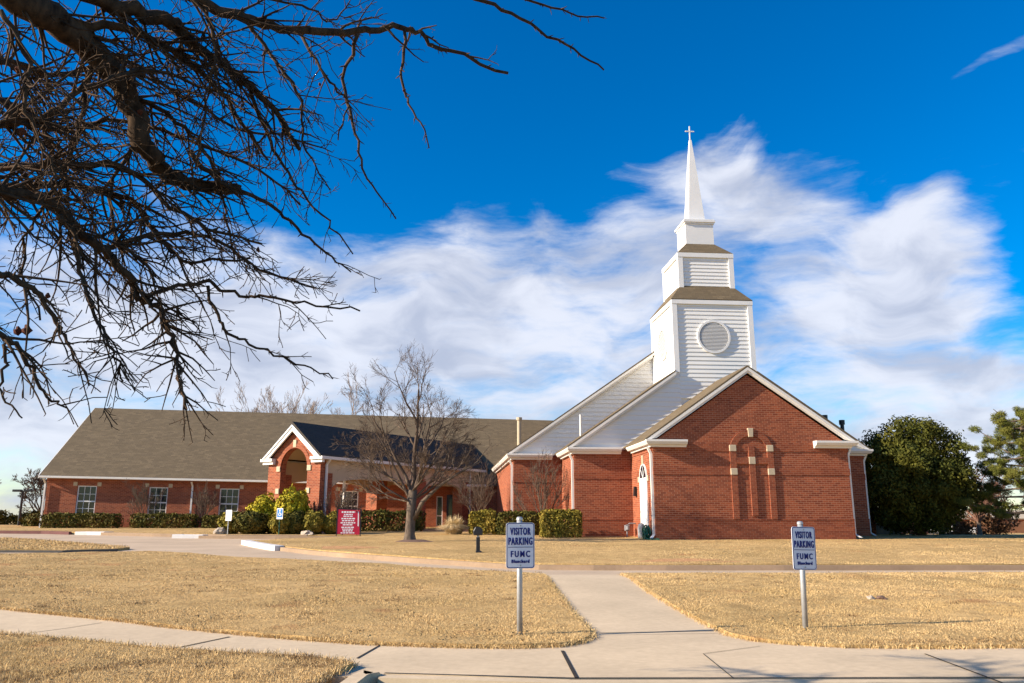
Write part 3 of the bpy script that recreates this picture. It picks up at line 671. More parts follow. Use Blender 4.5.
for s_ in (-1, 1):
    t_ = MB(); t_.prism_x([(YR + s_ * (YR - YW + .42), 3.22), (YR, rz - .06), (YR, rz + .1), (YR + s_ * (YR - YW + .42), 3.38)], WXL - .345, WXL - .302); shear(t_).build('rake_board', M['trim'], hall)
downspout(-14.33, YW - .09, 0, -.3, 3.25, .62, hall); downspout(WXL - .05, YW - .09, 0, -.3, 3.4, .62, hall)
p_ = MB(); p_.tube([(4.86, 51.2, 5.2), (4.86, 51.2, 7.55)], .14, 10); p_.tube([(4.86, 51.2, 7.42), (4.86, 51.2, 7.6)], .19, 10)

# ------------------------------------------------------------------ the entrance portico, turned towards the drive
PA = atan2(.790, .613)
PXF = Matrix.Translation((-5.72, 38.31, 0)) @ Matrix.Rotation(PA, 4, 'Z')      # local x runs back along the ridge, local y to the left
PW, PL, PE, PSL = 3.6, 13.2, 3.98, .80
portico = thing('entrance_portico', 'brick entrance portico with arched gable end and dark shingle roof on wide arches', 'portico', (-5.72, 38.31, .5))
def P(): return MB(PXF)
cy = PW / 2
# gable wall with arch (profile in y,z pushed along x)
g_ = P(); ra, zs = .93, 3.55
outer = [(0.0, .2), (cy - ra, .2), (cy - ra, zs)] + [(cy - ra * cos(pi * i / 16), zs + ra * 1.06 * sin(pi * i / 16)) for i in range(1, 16)] + [(cy + ra, zs), (cy + ra, .2), (PW, .2), (PW, PE), (cy, PE + cy * PSL), (0, PE)]
A1 = [(cy - ra * cos(pi * i / 16), zs + ra * 1.06 * sin(pi * i / 16)) for i in range(17)]
g_.prism_x([(0, .2), (cy - ra, .2), (cy - ra, zs), (0, zs)], 0, .34); g_.prism_x([(cy + ra, .2), (PW, .2), (PW, zs), (cy + ra, zs)], 0, .34)
topz = lambda y: PE + (cy - abs(y - cy)) * PSL
ys_ = [0.0] + [p[0] for p in A1] + [PW]; lz = [zs] + [p[1] for p in A1] + [zs]
for i in range(len(ys_) - 1):
    g_.prism_x([(ys_[i], lz[i]), (ys_[i + 1], lz[i + 1]), (ys_[i + 1], topz(ys_[i + 1])), (ys_[i], topz(ys_[i]))], 0, .34)
gw = g_.build('gable_wall', M['brick'], portico)
ar = P(); A2 = [(cy - (ra + .2) * cos(pi * i / 16), zs + (ra + .2) * 1.05 * sin(pi * i / 16)) for i in range(17)]
for i in range(16): ar.prism_x([A1[i], A2[i], A2[i + 1], A1[i + 1]], -.03, .06)
ar.build('brick_arch', M['brick_trim'], gw)
def pst(y0, z0, y1, z1): 
    k_ = P(); k_.box(-.05, y0, z0, .03, y1, z1); k_.build('stone_block', M['stone'], gw, bevel=.01)
pst(cy - ra - .26, 3.42, cy - ra, 3.68); pst(cy + ra, 3.42, cy + ra + .26, 3.68); pst(cy - ra - .24, 2.36, cy - ra, 2.62); pst(cy + ra, 2.36, cy + ra + .24, 2.62); pst(cy - .11, 4.56, cy + .11, 4.92)
# piers
def pier(x0, y0, x1, y1, top=3.3):
    k_ = P(); k_.box(x0, y0, .2, x1, y1, top); k_.box(x0 - .02, y0 - .02, .2, x1 + .02, y1 + .02, 1.0); return k_.build('pier', M['brick'], portico)
for y0, y1 in ((.0, .8), (PW - .8, PW)):
    pier(.342, y0 + .003, .8, y1 - .003); pier(7.0, y0, 7.85, y1); 
pier(11.2, 0, 11.75, .7)
# fascia panels with segmental arches, along both long sides
def fascia(y0, y1):
    k_ = P(); zt_ = PE - .02
    for a, b_ in ((.80, 7.0), (7.85, 11.2)):
        m_ = (a + b_) / 2; hw = (b_ - a) / 2; N = 14
        low = lambda x: 2.62 + .50 * sqrt(max(0, 1 - ((x - m_) / hw) ** 2)) ** .8
        for i in range(N):
            xa, xb = a + (b_ - a) * i / N, a + (b_ - a) * (i + 1) / N
            k_.hull8([(xa, y0, low(xa)), (xb, y0, low(xb)), (xb, y1, low(xb)), (xa, y1, low(xa))], [(xa, y0, zt_), (xb, y0, zt_), (xb, y1, zt_), (xa, y1, zt_)])
    k_.box(7.0, y0, 3.31, 7.85, y1, zt_); k_.box(11.2, y0, 3.31, PL + .8, y1, zt_); k_.box(.345, y0, 3.31, .8, y1, zt_)
    return k_.build('fascia_panel', M['beige'], portico)
fascia(.06, .22); fascia(PW - .22, PW - .06)
k_ = P(); k_.box(11.8, .2, .2, PL + 1.2, .4, 3.3); k_.build('brick_wall', M['brick'], portico)
for s in (-1, 1):
    k_ = P(); e = (cy + s * (cy - .23), PE - .06 + .23 * PSL); k_.prism_x([e, (cy, PE - .06 + cy * PSL), (cy, PE - .01 + cy * PSL), (e[0], e[1] + .05)], .35, PL - .5); k_.build('ceiling', M['beige'], portico)
k_ = P(); k_.box(2.4, .24, 3.45, 2.6, PW - .24, 3.7); k_.build('tie_beam', M['beige'], portico)
k_ = P(); k_.box(-.6, -.6, .1, 9.0, PW + .3, .57); k_.build('floor_slab', M['walk'], portico)
o = .24; xe = -.28
for s in (-1, 1):
    r_ = P(); e = (cy + s * (cy + o), PE + .05); t = (cy, PE + .05 + (cy + o) * PSL)
    r_.prism_x([e, t, (t[0], t[1] + .13), (e[0], e[1] + .10)], xe, PL + 1.6)
    r_.build('roof', M['shingle_dark'], portico)
for s in (-1, 1):
    k_ = P(); e = (cy + s * (cy + o - .02), PE + .045); t = (cy, PE + .045 + (cy + o - .02) * PSL)
    k_.prism_x([e, t, (t[0], t[1] - .30), (e[0] - s * .25, e[1] - .10)], xe + .03, xe + .12); k_.prism_x([e, t, (t[0], t[1] - .1), (e[0] - s * .08, e[1] - .04)], xe - .012, xe + .031)
    k_.build('rake_board', M['white'], portico)
k_ = P()
for s, y in ((-1, 0), (1, PW)):
    k_.box(-.26, min(y + s * .34, y - s * .48), 3.92, -.004, max(y + s * .34, y - s * .48), 4.06); k_.box(-.17, min(y + s * .25, y - s * .48), 3.78, -.004, max(y + s * .25, y - s * .48), 3.918)
    k_.box(-.0, min(y + s * .32, y + s * .006), 3.92, PL, max(y + s * .32, y + s * .006), 4.055)
k_.build('cornice', M['trim'], portico)
k_ = P(); k_.box(.30, -.10, .62, .39, -.012, 3.7); k_.hull8([(.30, -.10, 3.7), (.39, -.10, 3.7), (.39, -.012, 3.7), (.30, -.012, 3.7)], [(.30, -.34, 3.93), (.39, -.34, 3.93), (.39, -.26, 3.93), (.30, -.26, 3.93)]); k_.build('downspout', M['trim'], portico)
k_ = P(); k_.box(11.9, -.06, .62, 11.98, .02, 3.9); k_.build('downspout', M['trim'], portico)
k_ = P(); k_.box(2.2, .6, .58, 2.3, .7, 3.6); k_.build('post', M['trim'], portico)

# roof stack of the hall seen past the nave
p_.build('roof_stack', M['stone'], hall)

# ------------------------------------------------------------------ signs and small fixtures
def text_mesh(body, width, height, depth=.002, bold=0.0, spacing=1.0):
    """lettering as a mesh in the x,z plane, centred on 0, scaled to the wanted size"""
    c = bpy.data.curves.new('lettering', 'FONT'); c.body = body; c.align_x = 'CENTER'; c.align_y = 'CENTER'; c.extrude = depth; c.offset = bold; c.space_character = spacing; c.resolution_u = 3
    o = bpy.data.objects.new('lettering', c); COL.objects.link(o)
    dg = bpy.context.evaluated_depsgraph_get(); me = bpy.data.meshes.new_from_object(o.evaluated_get(dg))
    bpy.data.objects.remove(o); bpy.data.curves.remove(c)
    n = len(me.vertices); co = np.zeros(n * 3); me.vertices.foreach_get('co', co); co = co.reshape(-1, 3)
    mn, mx_ = co.min(0), co.max(0)
    x = (co[:, 0] - (mn[0] + mx_[0]) / 2) / (mx_[0] - mn[0]) * width; z = (co[:, 1] - (mn[1] + mx_[1]) / 2) / (mx_[1] - mn[1]) * height; y = -co[:, 2]
    fs = [tuple(p.vertices) for p in me.polygons]; bpy.data.meshes.remove(me)
    return list(zip(x, y, z)), fs
def letter(mb, body, cx, y, cz, width, height, bold=.02, spacing=1.0):
    v, f = text_mesh(body, width - .006, height - .003, .0008, .006, spacing)
    for i, (dx, dz) in enumerate(((-.0032, .0012), (0, -.0012), (.0032, .0012), (-.0016, -.001), (.0016, .001))): mb.add([(a + cx + dx, b + y - i * .0003, c + cz + dz) for a, b, c in v], f)
    return mb
def rrect(w, h, r, n=5):
    out = []
    for cx_, cz_, a0 in ((w / 2 - r, h / 2 - r, 0), (-w / 2 + r, h / 2 - r, 90), (-w / 2 + r, -h / 2 + r, 180), (w / 2 - r, -h / 2 + r, 270)):
        for i in range(n + 1):
            a = radians(a0 + 90 * i / n); out.append((cx_ + r * cos(a), cz_ + r * sin(a)))
    return out
def parking_sign(x, y, label, tilt, rz, top, lean=0):
    t = thing('parking_sign', label, 'sign', (x, y, zt(x, y) + .05), 'visitor parking signs', rz)
    z0 = zt(x, y) + .05; base = Matrix.Translation((x, y, z0))
    L = lambda: MB(base)
    p_ = L(); p_.tube([(0, 0, -.15), (lean * .5, 0, top * .5), (lean, 0, top + .02)], .029, 12); p_.build('post', M['galv'], t, smooth=True)
    k_ = L(); k_.tube([(lean, 0, top + .019), (lean, 0, top + .04), (lean, 0, top + .052)], [.033, .033, .02], 12); k_.build('post_cap', M['galv'], t)
    xf = base @ Matrix.Translation((lean, -.036, top - .235)) @ Matrix.Rotation(tilt, 4, 'Y')
    b_ = MB(xf); b_.prism(rrect(.30, .455, .028), -.003, .003); bd = b_.build('sign_panel', M['sign_face'], t)
    fr = MB(xf); o1, o2 = rrect(.29, .445, .024), rrect(.276, .431, .019); n = len(o1)
    fr.add([(a, -.0045, c) for a, c in o1] + [(a, -.0045, c) for a, c in o2], [(i, (i + 1) % n, n + (i + 1) % n, n + i) for i in range(n)]); fr.build('border', M['navy'], bd, fix=False)
    tx = MB(xf)
    letter(tx, 'VISITOR', 0, -.005, .140, .218, .076, .030, 1.2); letter(tx, 'PARKING', 0, -.005, .042, .256, .076, .030, 1.2)
    letter(tx, 'FUMC', 0, -.005, -.085, .205, .064, .03, 1.35); letter(tx, 'Blanchard', 0, -.005, -.157, .19, .036, .014, 1.2)
    tx.add([(-.13, -.0048, -.020), (.13, -.0048, -.020), (.13, -.0048, -.014), (-.13, -.0048, -.014)], [(0, 1, 2, 3)])
    tx.build('lettering', M['navy'], bd, fix=False)
    bl = MB(xf)
    for zz in (.198, -.198): bl = MB(xf); bl.tube([(0, -.010, zz), (0, .03, zz)], .009, 8); bl.build('bolt', M['galv'], bd)
    return t
parking_sign(.80, 8.42, 'white visitor parking sign on straight galvanised post left of the concrete path', 0, radians(8), 1.10)
parking_sign(3.885, 8.66, 'white visitor parking sign standing right of the concrete path, panel tilted slightly', radians(1.5), radians(13), 1.055, .035)

# red board on the lawn
rx, ry = -3.88, 34.5; rz_ = zt(rx, ry) + .13
t = thing('notice_board', 'red board with white lettering standing on the lawn before the portico', 'sign', (rx, ry, rz_))
xf = Matrix.Translation((rx, ry, rz_)) @ Matrix.Rotation(radians(4), 4, 'Z') @ Matrix.Rotation(radians(-8), 4, 'X')
b_ = MB(xf); b_.prism([(-.46, .06), (.46, .02), (.44, 1.03), (-.46, 1.06)], -.015, .015); bd = b_.build('board', M['red_sign'], t)
k_ = MB(xf); k_.box(.47, -.02, -.1, .51, .02, 1.06); k_.box(-.5, -.02, -.1, -.465, .02, 1.08); k_.box(-.5, .02, 1.06, .51, .05, 1.10); k_.build('frame', M['dark'], t)
for s_ in (-.3, .3): k_ = MB(Matrix.Translation((rx, ry, rz_))); k_.tube([(s_, .12, 1.0), (s_, .55, -.05)], .018, 6); k_.build('strut', M['dark'], t)
tx = MB(xf); rng = random.Random(3)
# the photograph shows rows of white lettering too small to read: rows of the same length and weight
for zz, w, h in ((.955, .56, .07), (.855, .36, .05), (.78, .40, .045), (.685, .56, .055), (.60, .50, .05), (.51, .60, .05), (.43, .42, .05), (.325, .52, .05), (.25, .44, .045), (.18, .40, .05), (.10, .56, .045)):
    x_ = -w / 2 - .03
    while x_ < w / 2 - .03:
        q = rng.uniform(.05, .13); x2 = min(x_ + q, w / 2 - .03)
        tx.add([(x_, -.0175, zz - h / 2), (x2, -.0175, zz - h / 2), (x2, -.0175, zz + h / 2), (x_, -.0175, zz + h / 2)], [(0, 1, 2, 3)]); x_ = x2 + .022
tx.add([(.37, -.0175, .38), (.42, -.0175, .36), (.40, -.0175, .95), (.36, -.0175, 1.0)], [(0, 1, 2, 3)])
tx.build('lettering', M['white_ink'], bd, fix=False)

# bollard light by the drive
bx, by = .95, 21.5; bz = zt(bx, by) + .1
t = thing('bollard_light', 'short black lantern post with peaked cap on the lawn by the drive', 'lamp', (bx, by, bz))
k_ = MB(); k_.box(bx - .05, by - .05, bz - .1, bx + .05, by + .05, bz + .42); k_.build('post', M['dark'], t, bevel=.008)
k_ = MB(); k_.hull8([(bx - .06, by - .08, bz), (bx + .16, by - .08, bz), (bx + .16, by + .08, bz), (bx - .06, by + .08, bz)], [(bx - .055, by - .055, bz + .08), (bx + .07, by - .055, bz + .08), (bx + .07, by + .055, bz + .08), (bx - .055, by + .055, bz + .08)]); k_.build('foot', M['dark'], t)
k_ = MB(); k_.box(bx - .035, by - .035, bz + .421, bx + .035, by + .035, bz + .47); k_.build('neck', M['galv'], t)
k_ = MB(); k_.prism([(bx - .115, bz + .471), (bx + .105, bz + .471), (bx + .125, bz + .58), (bx + .06, bz + .68), (bx - .075, bz + .68), (bx - .135, bz + .57)], by - .11, by + .11); k_.build('lantern_head', M['dark'], t, bevel=.012)

# two small accessible-parking signs by the shrubs
def small_sign(x, y, label, top, mat, sym, h=.46, w=.30):
    z0 = zt(x, y) + .1; t = thing('accessible_parking_sign', label, 'sign', (x, y, z0))
    k_ = MB(); k_.tube([(x, y, z0 - .1), (x, y, z0 + top)], .022, 8); k_.build('post', M['galv'] if not sym else M['hose'], t)
    xf = Matrix.Translation((x, y - .03, z0 + top - h / 2)) @ Matrix.Rotation(radians(-20), 4, 'Z')
    b_ = MB(xf); b_.prism(rrect(w, h, .03), -.004, .004); p = b_.build('sign_panel', M['white_ink'], t)
    if sym:
        q_ = MB(xf); q_.add([(-.125, -.0055, -.15), (.125, -.0055, -.15), (.125, -.0055, .19), (-.125, -.0055, .19)], [(0, 1, 2, 3)]); q_.build('emblem_field', M['blue_sign'], p, fix=False)
        s_ = MB(xf); n = 14                      # wheelchair emblem and a blue band
        for i in range(n - 3):
            a0, a1 = radians(150 + i * 22), radians(150 + (i + 1) * 22)
            s_.add([(r_ * cos(a) , -.006, -.02 + r_ * sin(a)) for a, r_ in ((a0, .075), (a1, .075), (a1, .05), (a0, .05))], [(0, 1, 2, 3)])
        s_.add([(-.02, -.006, 0), (.015, -.006, 0), (.015, -.006, .10), (-.02, -.006, .10)], [(0, 1, 2, 3)]); s_.add([(.016, -.006, .0), (.085, -.006, -.07), (.10, -.006, -.05), (.03, -.006, .03)], [(0, 1, 2, 3)])
        s_.add([(.032 * cos(2 * pi * i / 10) - .002, -.006, .14 + .032 * sin(2 * pi * i / 10)) for i in range(10)], [tuple(range(10))])
        s_.v = [(a, b_, c) for a, b_, c in s_.v]; s_.build('emblem', M['white_ink'], p, fix=False)
    return t
small_sign(-9.2, 36.2, 'small plain white sign on thin post at the left end of the shrubs', 1.05, 'white_ink', False)
small_sign(-6.95, 35.75, 'small white sign with blue wheelchair symbol before the yellow green shrubs', 1.12, 'white_ink', True)

# parking lot lamp far left
lx, ly = -27.6, 56; lz = .7
t = thing('lot_lamp', 'dark twin-headed parking lot lamp beyond the left end of the wing', 'street lamp', (lx, ly, lz))
k_ = MB(); k_.tube([(lx, ly, lz - .5), (lx, ly, 3.0)], [.09, .07], 8); k_.build('pole', M['dark'], t)
for s in (-1, 1):
    k_ = MB(); k_.box(min(lx + s * .08, lx + s * .62), ly - .15, 2.93, max(lx + s * .08, lx + s * .62), ly + .15, 3.08); k_.build('lamp_head', M['dark'], t, bevel=.02)

# door-side clutter
hx, hy = 7.60, 30.25; hz = zt(hx, hy) + .12
k_ = MB(); rng = random.Random(5); pts = []
for i in range(150):
    a = i * .33; r_ = .17 + .07 * sin(i * .7); pts.append((hx - .02 + .10 * sin(i * .21), hy - .35 + r_ * cos(a), hz + .24 + r_ * 1.15 * sin(a)))
pts = [(p[0], p[1], max(p[2], hz + .02)) for p in pts] + [(hx - .1, hy - .7, hz + .02), (hx + .05, hy - .85, hz + .02), (hx + .3, hy - 1.0, hz + .02)]
k_.tube(pts, .03, 6); tag(k_.build('garden_hose', M['hose']), 'green garden hose coiled against the wall beside the white side door', 'hose')
k_ = MB(); k_.tube([(7.62, 30.8, hz), (7.62, 30.8, hz + .1), (7.62, 30.8, hz + .4), (7.62, 30.8, hz + .55), (7.62, 30.8, hz + .6)], [.13, .15, .15, .11, .03], 10); tag(k_.build('plant_urn', M['grey_box'], smooth=True), 'grey rounded urn standing in front of the white side door', 'urn')
k_ = MB(); k_.tube([(7.45, 32.5, .3), (7.45, 32.5, .95), (7.55, 32.5, 1.0), (7.8, 32.5, 1.0)], .03, 6); k_.box(7.36, 32.4, .72, 7.54, 32.58, .94); k_.cyl(7.45, 32.38, .76, .9, .07, 10); tag(k_.build('gas_meter', M['grey_box'], bevel=.01), 'grey gas meter on the ground at the corner left of the side door', 'meter')

# ------------------------------------------------------------------ rocks
def rock(x, y, sx_, sy_, sz_, mat, label, seed, dz=.1):
    bm = bmesh.new(); bmesh.ops.create_icosphere(bm, subdivisions=3, radius=1)
    for v in bm.verts:
        n_ = noise.noise(v.co * 1.3 + Vector((seed, 0, 0))) * .35 + noise.noise(v.co * 3.1 + Vector((0, seed, 0))) * .15
        v.co *= 1 + n_; v.co.x *= sx_; v.co.y *= sy_; v.co.z *= sz_
    me = bpy.data.meshes.new('rock'); bm.to_mesh(me); bm.free(); me.materials.append(mat)
    o = bpy.data.objects.new('rock', me); COL.objects.link(o); o.location = (x, y, zt(x, y) + dz + sz_ * .35); o.rotation_euler.z = seed
    return tag(o, label, 'rock')
rock(5.90, 11.0, .06, .05, .035, M['rock'], 'pale broken stone lying on the dry lawn right of the signs', 1.3, .05)
rock(6.03, 10.96, .07, .06, .04, M['rock_dark'], 'brown broken stone lying on the lawn against a pale one', 2.1, .05)
rock(-9.6, 36.6, .32, .25, .22, M['rock'], 'pale boulder at the left end of the clipped shrubs', 3.7)
rock(-5.75, 35.6, .42, .25, .14, M['rock'], 'flat pale boulder in front of the round shrubs', 5.2)

# ------------------------------------------------------------------ shrubs and hedges
def shrub(name, label, cat, x, y, dims, leafmat, n, leaf, shape='ball', seed=1, group=None, z=None, lump=.16, stem=True):
    """dims: half width, half depth, height; leaves spread through the outer volume, denser to the outside"""
    rg = np.random.default_rng(seed); z0 = (zt(x, y) + .12) if z is None else z
    hx_, hy_, h = dims; t = thing(name, label, cat, (x, y, z0), group)
    if shape == 'ball':
        d = rg.normal(size=(n, 3)); d /= np.linalg.norm(d, axis=1)[:, None]
        lum = np.array([noise.noise(Vector(v * 2.3) + Vector((seed * 3.1, 0, 0))) + .5 * noise.noise(Vector(v * 5.5) + Vector((0, seed, 0))) for v in d])
        r = (1 + lump * 1.6 * lum) * (1 - .35 * rg.random(n) ** 2.2)
        p = d * r[:, None] * np.array([hx_, hy_, h / 2]) + np.array([0, 0, h / 2]); p[:, 2] = np.maximum(p[:, 2], .02)
        nr = d + rg.normal(size=(n, 3)) * .55
    else:                                             # clipped hedge with rounded edges
        f = rg.integers(0, 6, n); wts = np.array([hy_ * h, hy_ * h, hx_ * h, hx_ * h, hx_ * hy_ * 2, hx_ * hy_ * .2]); f = rg.choice(6, n, p=wts / wts.sum())
        p = rg.uniform(-1, 1, (n, 3)); ax = np.array([0, 0, 1, 1, 2, 2])[f]; sg = np.array([-1, 1, -1, 1, 1, -1])[f]; p[np.arange(n), ax] = sg
        nr = np.zeros((n, 3)); nr[np.arange(n), ax] = sg
        l8 = (np.abs(p) ** 9).sum(1) ** (1 / 9); p = p / np.maximum(l8, 1e-6)[:, None]
        lum = np.array([noise.noise(Vector((a * hx_ * 1.6 + seed, b_ * hy_ * 1.6, c * h * .9))) for a, b_, c in p])
        dep = 1 - (.22 / np.minimum(hx_, h)) * rg.random(n) ** 2 * .8
        p = p * np.array([hx_, hy_, h / 2]); p += nr * (lum * .10)[:, None]; p *= dep[:, None]; p[:, 2] += h / 2
        p += rg.normal(size=(n, 3)) * .025; nr = nr + rg.normal(size=(n, 3)) * .6
    quads('foliage', p + np.array([x, y, z0]), nr, leaf, leaf * 1.25, leafmat, t, rg)
    k_ = MB()
    for i in range(5):
        a = rg.uniform(0, 2 * pi); e = rg.uniform(.3, .75)
        k_.tube([(x, y, z0 - .05), (x + cos(a) * hx_ * e * .4, y + sin(a) * hy_ * e * .4, z0 + h * .35), (x + cos(a) * hx_ * e, y + sin(a) * hy_ * e, z0 + h * .7)], [.035, .025, .01], 5)
    k_.build('stems', M['twig'], t)
    return t
HED = [(-19.7, 46.6, 2.05, .5, .75, 'longest dark clipped hedge under the leftmost window of the wing'), (-15.25, 46.5, 1.75, .5, .74, 'dark clipped hedge between the first and second windows of the wing'), (-12.3, 46.2, .78, .5, .66, 'short dark hedge beneath the third window of the wing')]
for i, (x, y, a, b_, h, lb) in enumerate(HED): shrub('clipped_hedge', lb, 'hedge', x, y, (a, b_, h), M['hedge'], int(2600 * a), .05, 'box', 11 + i, 'clipped hedges along the brick walls')
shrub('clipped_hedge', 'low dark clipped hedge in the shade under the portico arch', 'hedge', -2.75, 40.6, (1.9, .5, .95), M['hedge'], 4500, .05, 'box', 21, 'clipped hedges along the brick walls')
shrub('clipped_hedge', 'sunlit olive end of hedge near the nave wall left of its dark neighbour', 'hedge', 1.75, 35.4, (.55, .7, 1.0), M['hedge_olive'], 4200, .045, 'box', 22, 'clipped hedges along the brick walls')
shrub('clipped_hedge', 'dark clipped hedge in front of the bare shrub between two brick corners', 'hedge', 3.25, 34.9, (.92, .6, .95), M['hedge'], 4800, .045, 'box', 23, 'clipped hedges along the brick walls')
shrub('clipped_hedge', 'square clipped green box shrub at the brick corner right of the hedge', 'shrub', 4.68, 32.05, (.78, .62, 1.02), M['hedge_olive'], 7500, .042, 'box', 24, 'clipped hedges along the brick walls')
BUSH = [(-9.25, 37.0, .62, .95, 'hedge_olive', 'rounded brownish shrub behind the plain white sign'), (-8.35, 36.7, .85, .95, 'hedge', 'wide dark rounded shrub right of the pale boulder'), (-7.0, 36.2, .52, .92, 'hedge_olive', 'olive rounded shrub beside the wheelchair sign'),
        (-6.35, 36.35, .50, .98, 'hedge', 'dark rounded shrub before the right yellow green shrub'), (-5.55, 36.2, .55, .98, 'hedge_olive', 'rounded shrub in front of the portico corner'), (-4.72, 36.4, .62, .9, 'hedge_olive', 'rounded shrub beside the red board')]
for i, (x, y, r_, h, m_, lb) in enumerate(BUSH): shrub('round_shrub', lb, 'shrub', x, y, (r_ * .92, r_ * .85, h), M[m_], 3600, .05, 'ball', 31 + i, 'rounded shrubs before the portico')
shrub('yellow_shrub', 'sprawling yellow green shrub left of the portico arch', 'shrub', -7.95, 37.6, (.80, .7, 1.62), M['yellow_leaf'], 4200, .06, 'ball', 41, 'yellow green shrubs before the portico', lump=.3)
shrub('yellow_shrub', 'tall rounded yellow green shrub below the portico arch', 'shrub', -6.62, 37.0, (.74, .68, 1.92), M['yellow_leaf'], 4600, .06, 'ball', 42, 'yellow green shrubs before the portico', lump=.24)
# tuft of ornamental grass
rg = np.random.default_rng(51); n = 2600; gx0, gy0 = .52, 35.6; gz0 = zt(gx0, gy0) + .12
a = rg.uniform(0, 2 * pi, n); ln = rg.uniform(.55, 1.0, n); sp_ = rg.random(n) ** .55 * .72
base = np.stack([gx0 + cos(1) * 0 + np.cos(a) * .3 * rg.random(n), gy0 + np.sin(a) * .3 * rg.random(n), np.full(n, gz0)], 1)
mid = base + np.stack([np.cos(a) * sp_ * .45, np.sin(a) * sp_ * .45, ln * (.66 - .35 * sp_)], 1); tip = base + np.stack([np.cos(a) * sp_ * 1.05, np.sin(a) * sp_ * 1.05, ln * (1.0 - 1.05 * sp_)], 1)
sd = np.stack([-np.sin(a), np.cos(a), 0 * a], 1) * .009
vs_ = np.stack([base - sd, mid - sd * .8, tip, tip, base + sd, base - sd, tip, mid + sd * .8], 1)
tri = np.stack([base - sd, base + sd, mid, mid - sd, mid + sd, tip], 1).reshape(-1, 3)
t = thing('ornamental_grass', 'pale straw-coloured clump of ornamental grass by the portico pier', 'plant', (gx0, gy0, gz0)); npmesh('blades', tri, 3, M['straw'], t)

# ------------------------------------------------------------------ bare trees
def grow(mb, p, d, length, r, level, maxlevel, rg, bend=.16, split=(3, 5), ratio=.62, up=.05, minr=.004, sides=(8, 6, 5, 4, 3), spread=.75):
    """one limb and, from it, its branches"""
    nseg = max(3, int(length / (.22 if level < 2 else .14)) + 1) if level < 4 else 3; nseg = min(nseg, 9)
    pts = [Vector(p)]; d = Vector(d).normalized(); dirs = [d]
    for i in range(nseg):
        d = (d + Vector((rg.gauss(0, bend), rg.gauss(0, bend), rg.gauss(0, bend * .8) + up))).normalized(); pts.append(pts[-1] + d * length / nseg); dirs.append(d)
    rad = [max(minr, r * (1 - .72 * i / nseg)) for i in range(nseg + 1)]
    mb.tube(pts, rad, sides[min(level, 4)], cap=False)
    if level >= maxlevel: return
    nb = rg.randint(*split)
    for k in range(nb):
        f = .28 + .72 * (k + rg.random() * .8) / nb; f = min(f, .99); i = int(f * nseg); q = pts[i].lerp(pts[i + 1], f * nseg - i); dd = dirs[i]
        ax = dd.cross(Vector((rg.gauss(0, 1), rg.gauss(0, 1), rg.gauss(0, 1))))
        if ax.length < .01: continue
        nd = Matrix.Rotation(rg.uniform(spread * .55, spread * 1.25), 3, ax.normalized()) @ dd
        grow(mb, q, nd, length * ratio * rg.uniform(.7, 1.2) * (1.1 - .35 * f), max(minr, rad[i] * .68), level + 1, maxlevel, rg, bend, split, ratio, up, minr, sides, spread)
def bare_tree(name, label, x, y, z0, h, trunk_r, seed, fork=.3, levels=4, limbs=6, mat='twig', tmat='bark', spread=.75, minr=.006, ratio=.62, group=None, lean=(0, 0), up=.05, split=(3, 5), ang=(.35, 1.05)):
    rg = random.Random(seed); t = thing(name, label, 'tree', (x, y, z0), group)
    tr = MB(); hf = h * fork; top = Vector((x + lean[0], y + lean[1], z0 + hf))
    tr.tube([(x, y, z0 - .15), (x, y, z0 + .03), (x + lean[0] * .2, y, z0 + .15), (x + lean[0] * .5, y, z0 + hf * .5), tuple(top)], [trunk_r * 1.7, trunk_r * 1.45, trunk_r * 1.08, trunk_r * .95, trunk_r * .85], 10); tr.build('trunk', M[tmat], t, smooth=True)
    cr = MB()
    for k in range(limbs):
        a = 2 * pi * k / limbs + rg.uniform(-.4, .4); el_ = rg.uniform(*ang) if k else 1.45
        d = (cos(a) * cos(el_), sin(a) * cos(el_), sin(el_)); st = top - Vector((0, 0, hf * .12 * rg.random()))
        grow(cr, st, d, (h - hf) * rg.uniform(.5, .72) * (1 if k else 1.1), trunk_r * (.52 if k else .7), 0, levels, rg, .12, split, ratio, up, minr, spread=spread)
    cr.build('crown', M[mat], t, fix=False, smooth=True)
    return t
# the young tree on the lawn: limbs placed after the photograph
mx_, my_ = -1.10, 28.4; mz = zt(mx_, my_) + .12
t = thing('bare_tree', 'leafless young shade tree with spreading limbs on the lawn before the portico', 'tree', (mx_, my_, mz))
tr = MB(); tr.tube([(mx_ + .02, my_, mz - .1), (mx_, my_, mz + .05), (mx_, my_, mz + .25), (mx_ + .02, my_, mz + .9), (mx_ + .05, my_, mz + 1.75)], [.30, .23, .175, .155, .17], 12); tr.build('trunk', M['bark'], t, smooth=True)
cr = MB(); rg = random.Random(14); ft = Vector((mx_ + .05, my_, mz + 1.68))
LIM = [((.02, 0, 1), 4.9, .14), ((-.3, .25, 1), 4.3, .11), ((.32, -.2, 1), 4.2, .11), ((-.62, -.3, .9), 3.7, .095), ((.62, .3, .85), 3.5, .09), ((-1, .3, .62), 3.5, .085), ((1, -.25, .55), 3.0, .08), ((-1, -.4, .38), 2.9, .07), ((.5, -.8, .6), 2.6, .075), ((-.3, .9, .6), 2.8, .075), ((1, .4, .30), 2.7, .07), ((-.9, .6, .22), 2.6, .06), ((.2, -1, .35), 2.2, .06)]
for i, (d, ln_, r_) in enumerate(LIM): grow(cr, ft - Vector((0, 0, .12 * (i % 4))), d, ln_ * .74, r_ * .62, 0, 4, rg, .10, (4, 6), .58, .04, .0042, (8, 6, 4, 3, 3), .66)
cr.build('crown', M['twig'], t, fix=False, smooth=True)
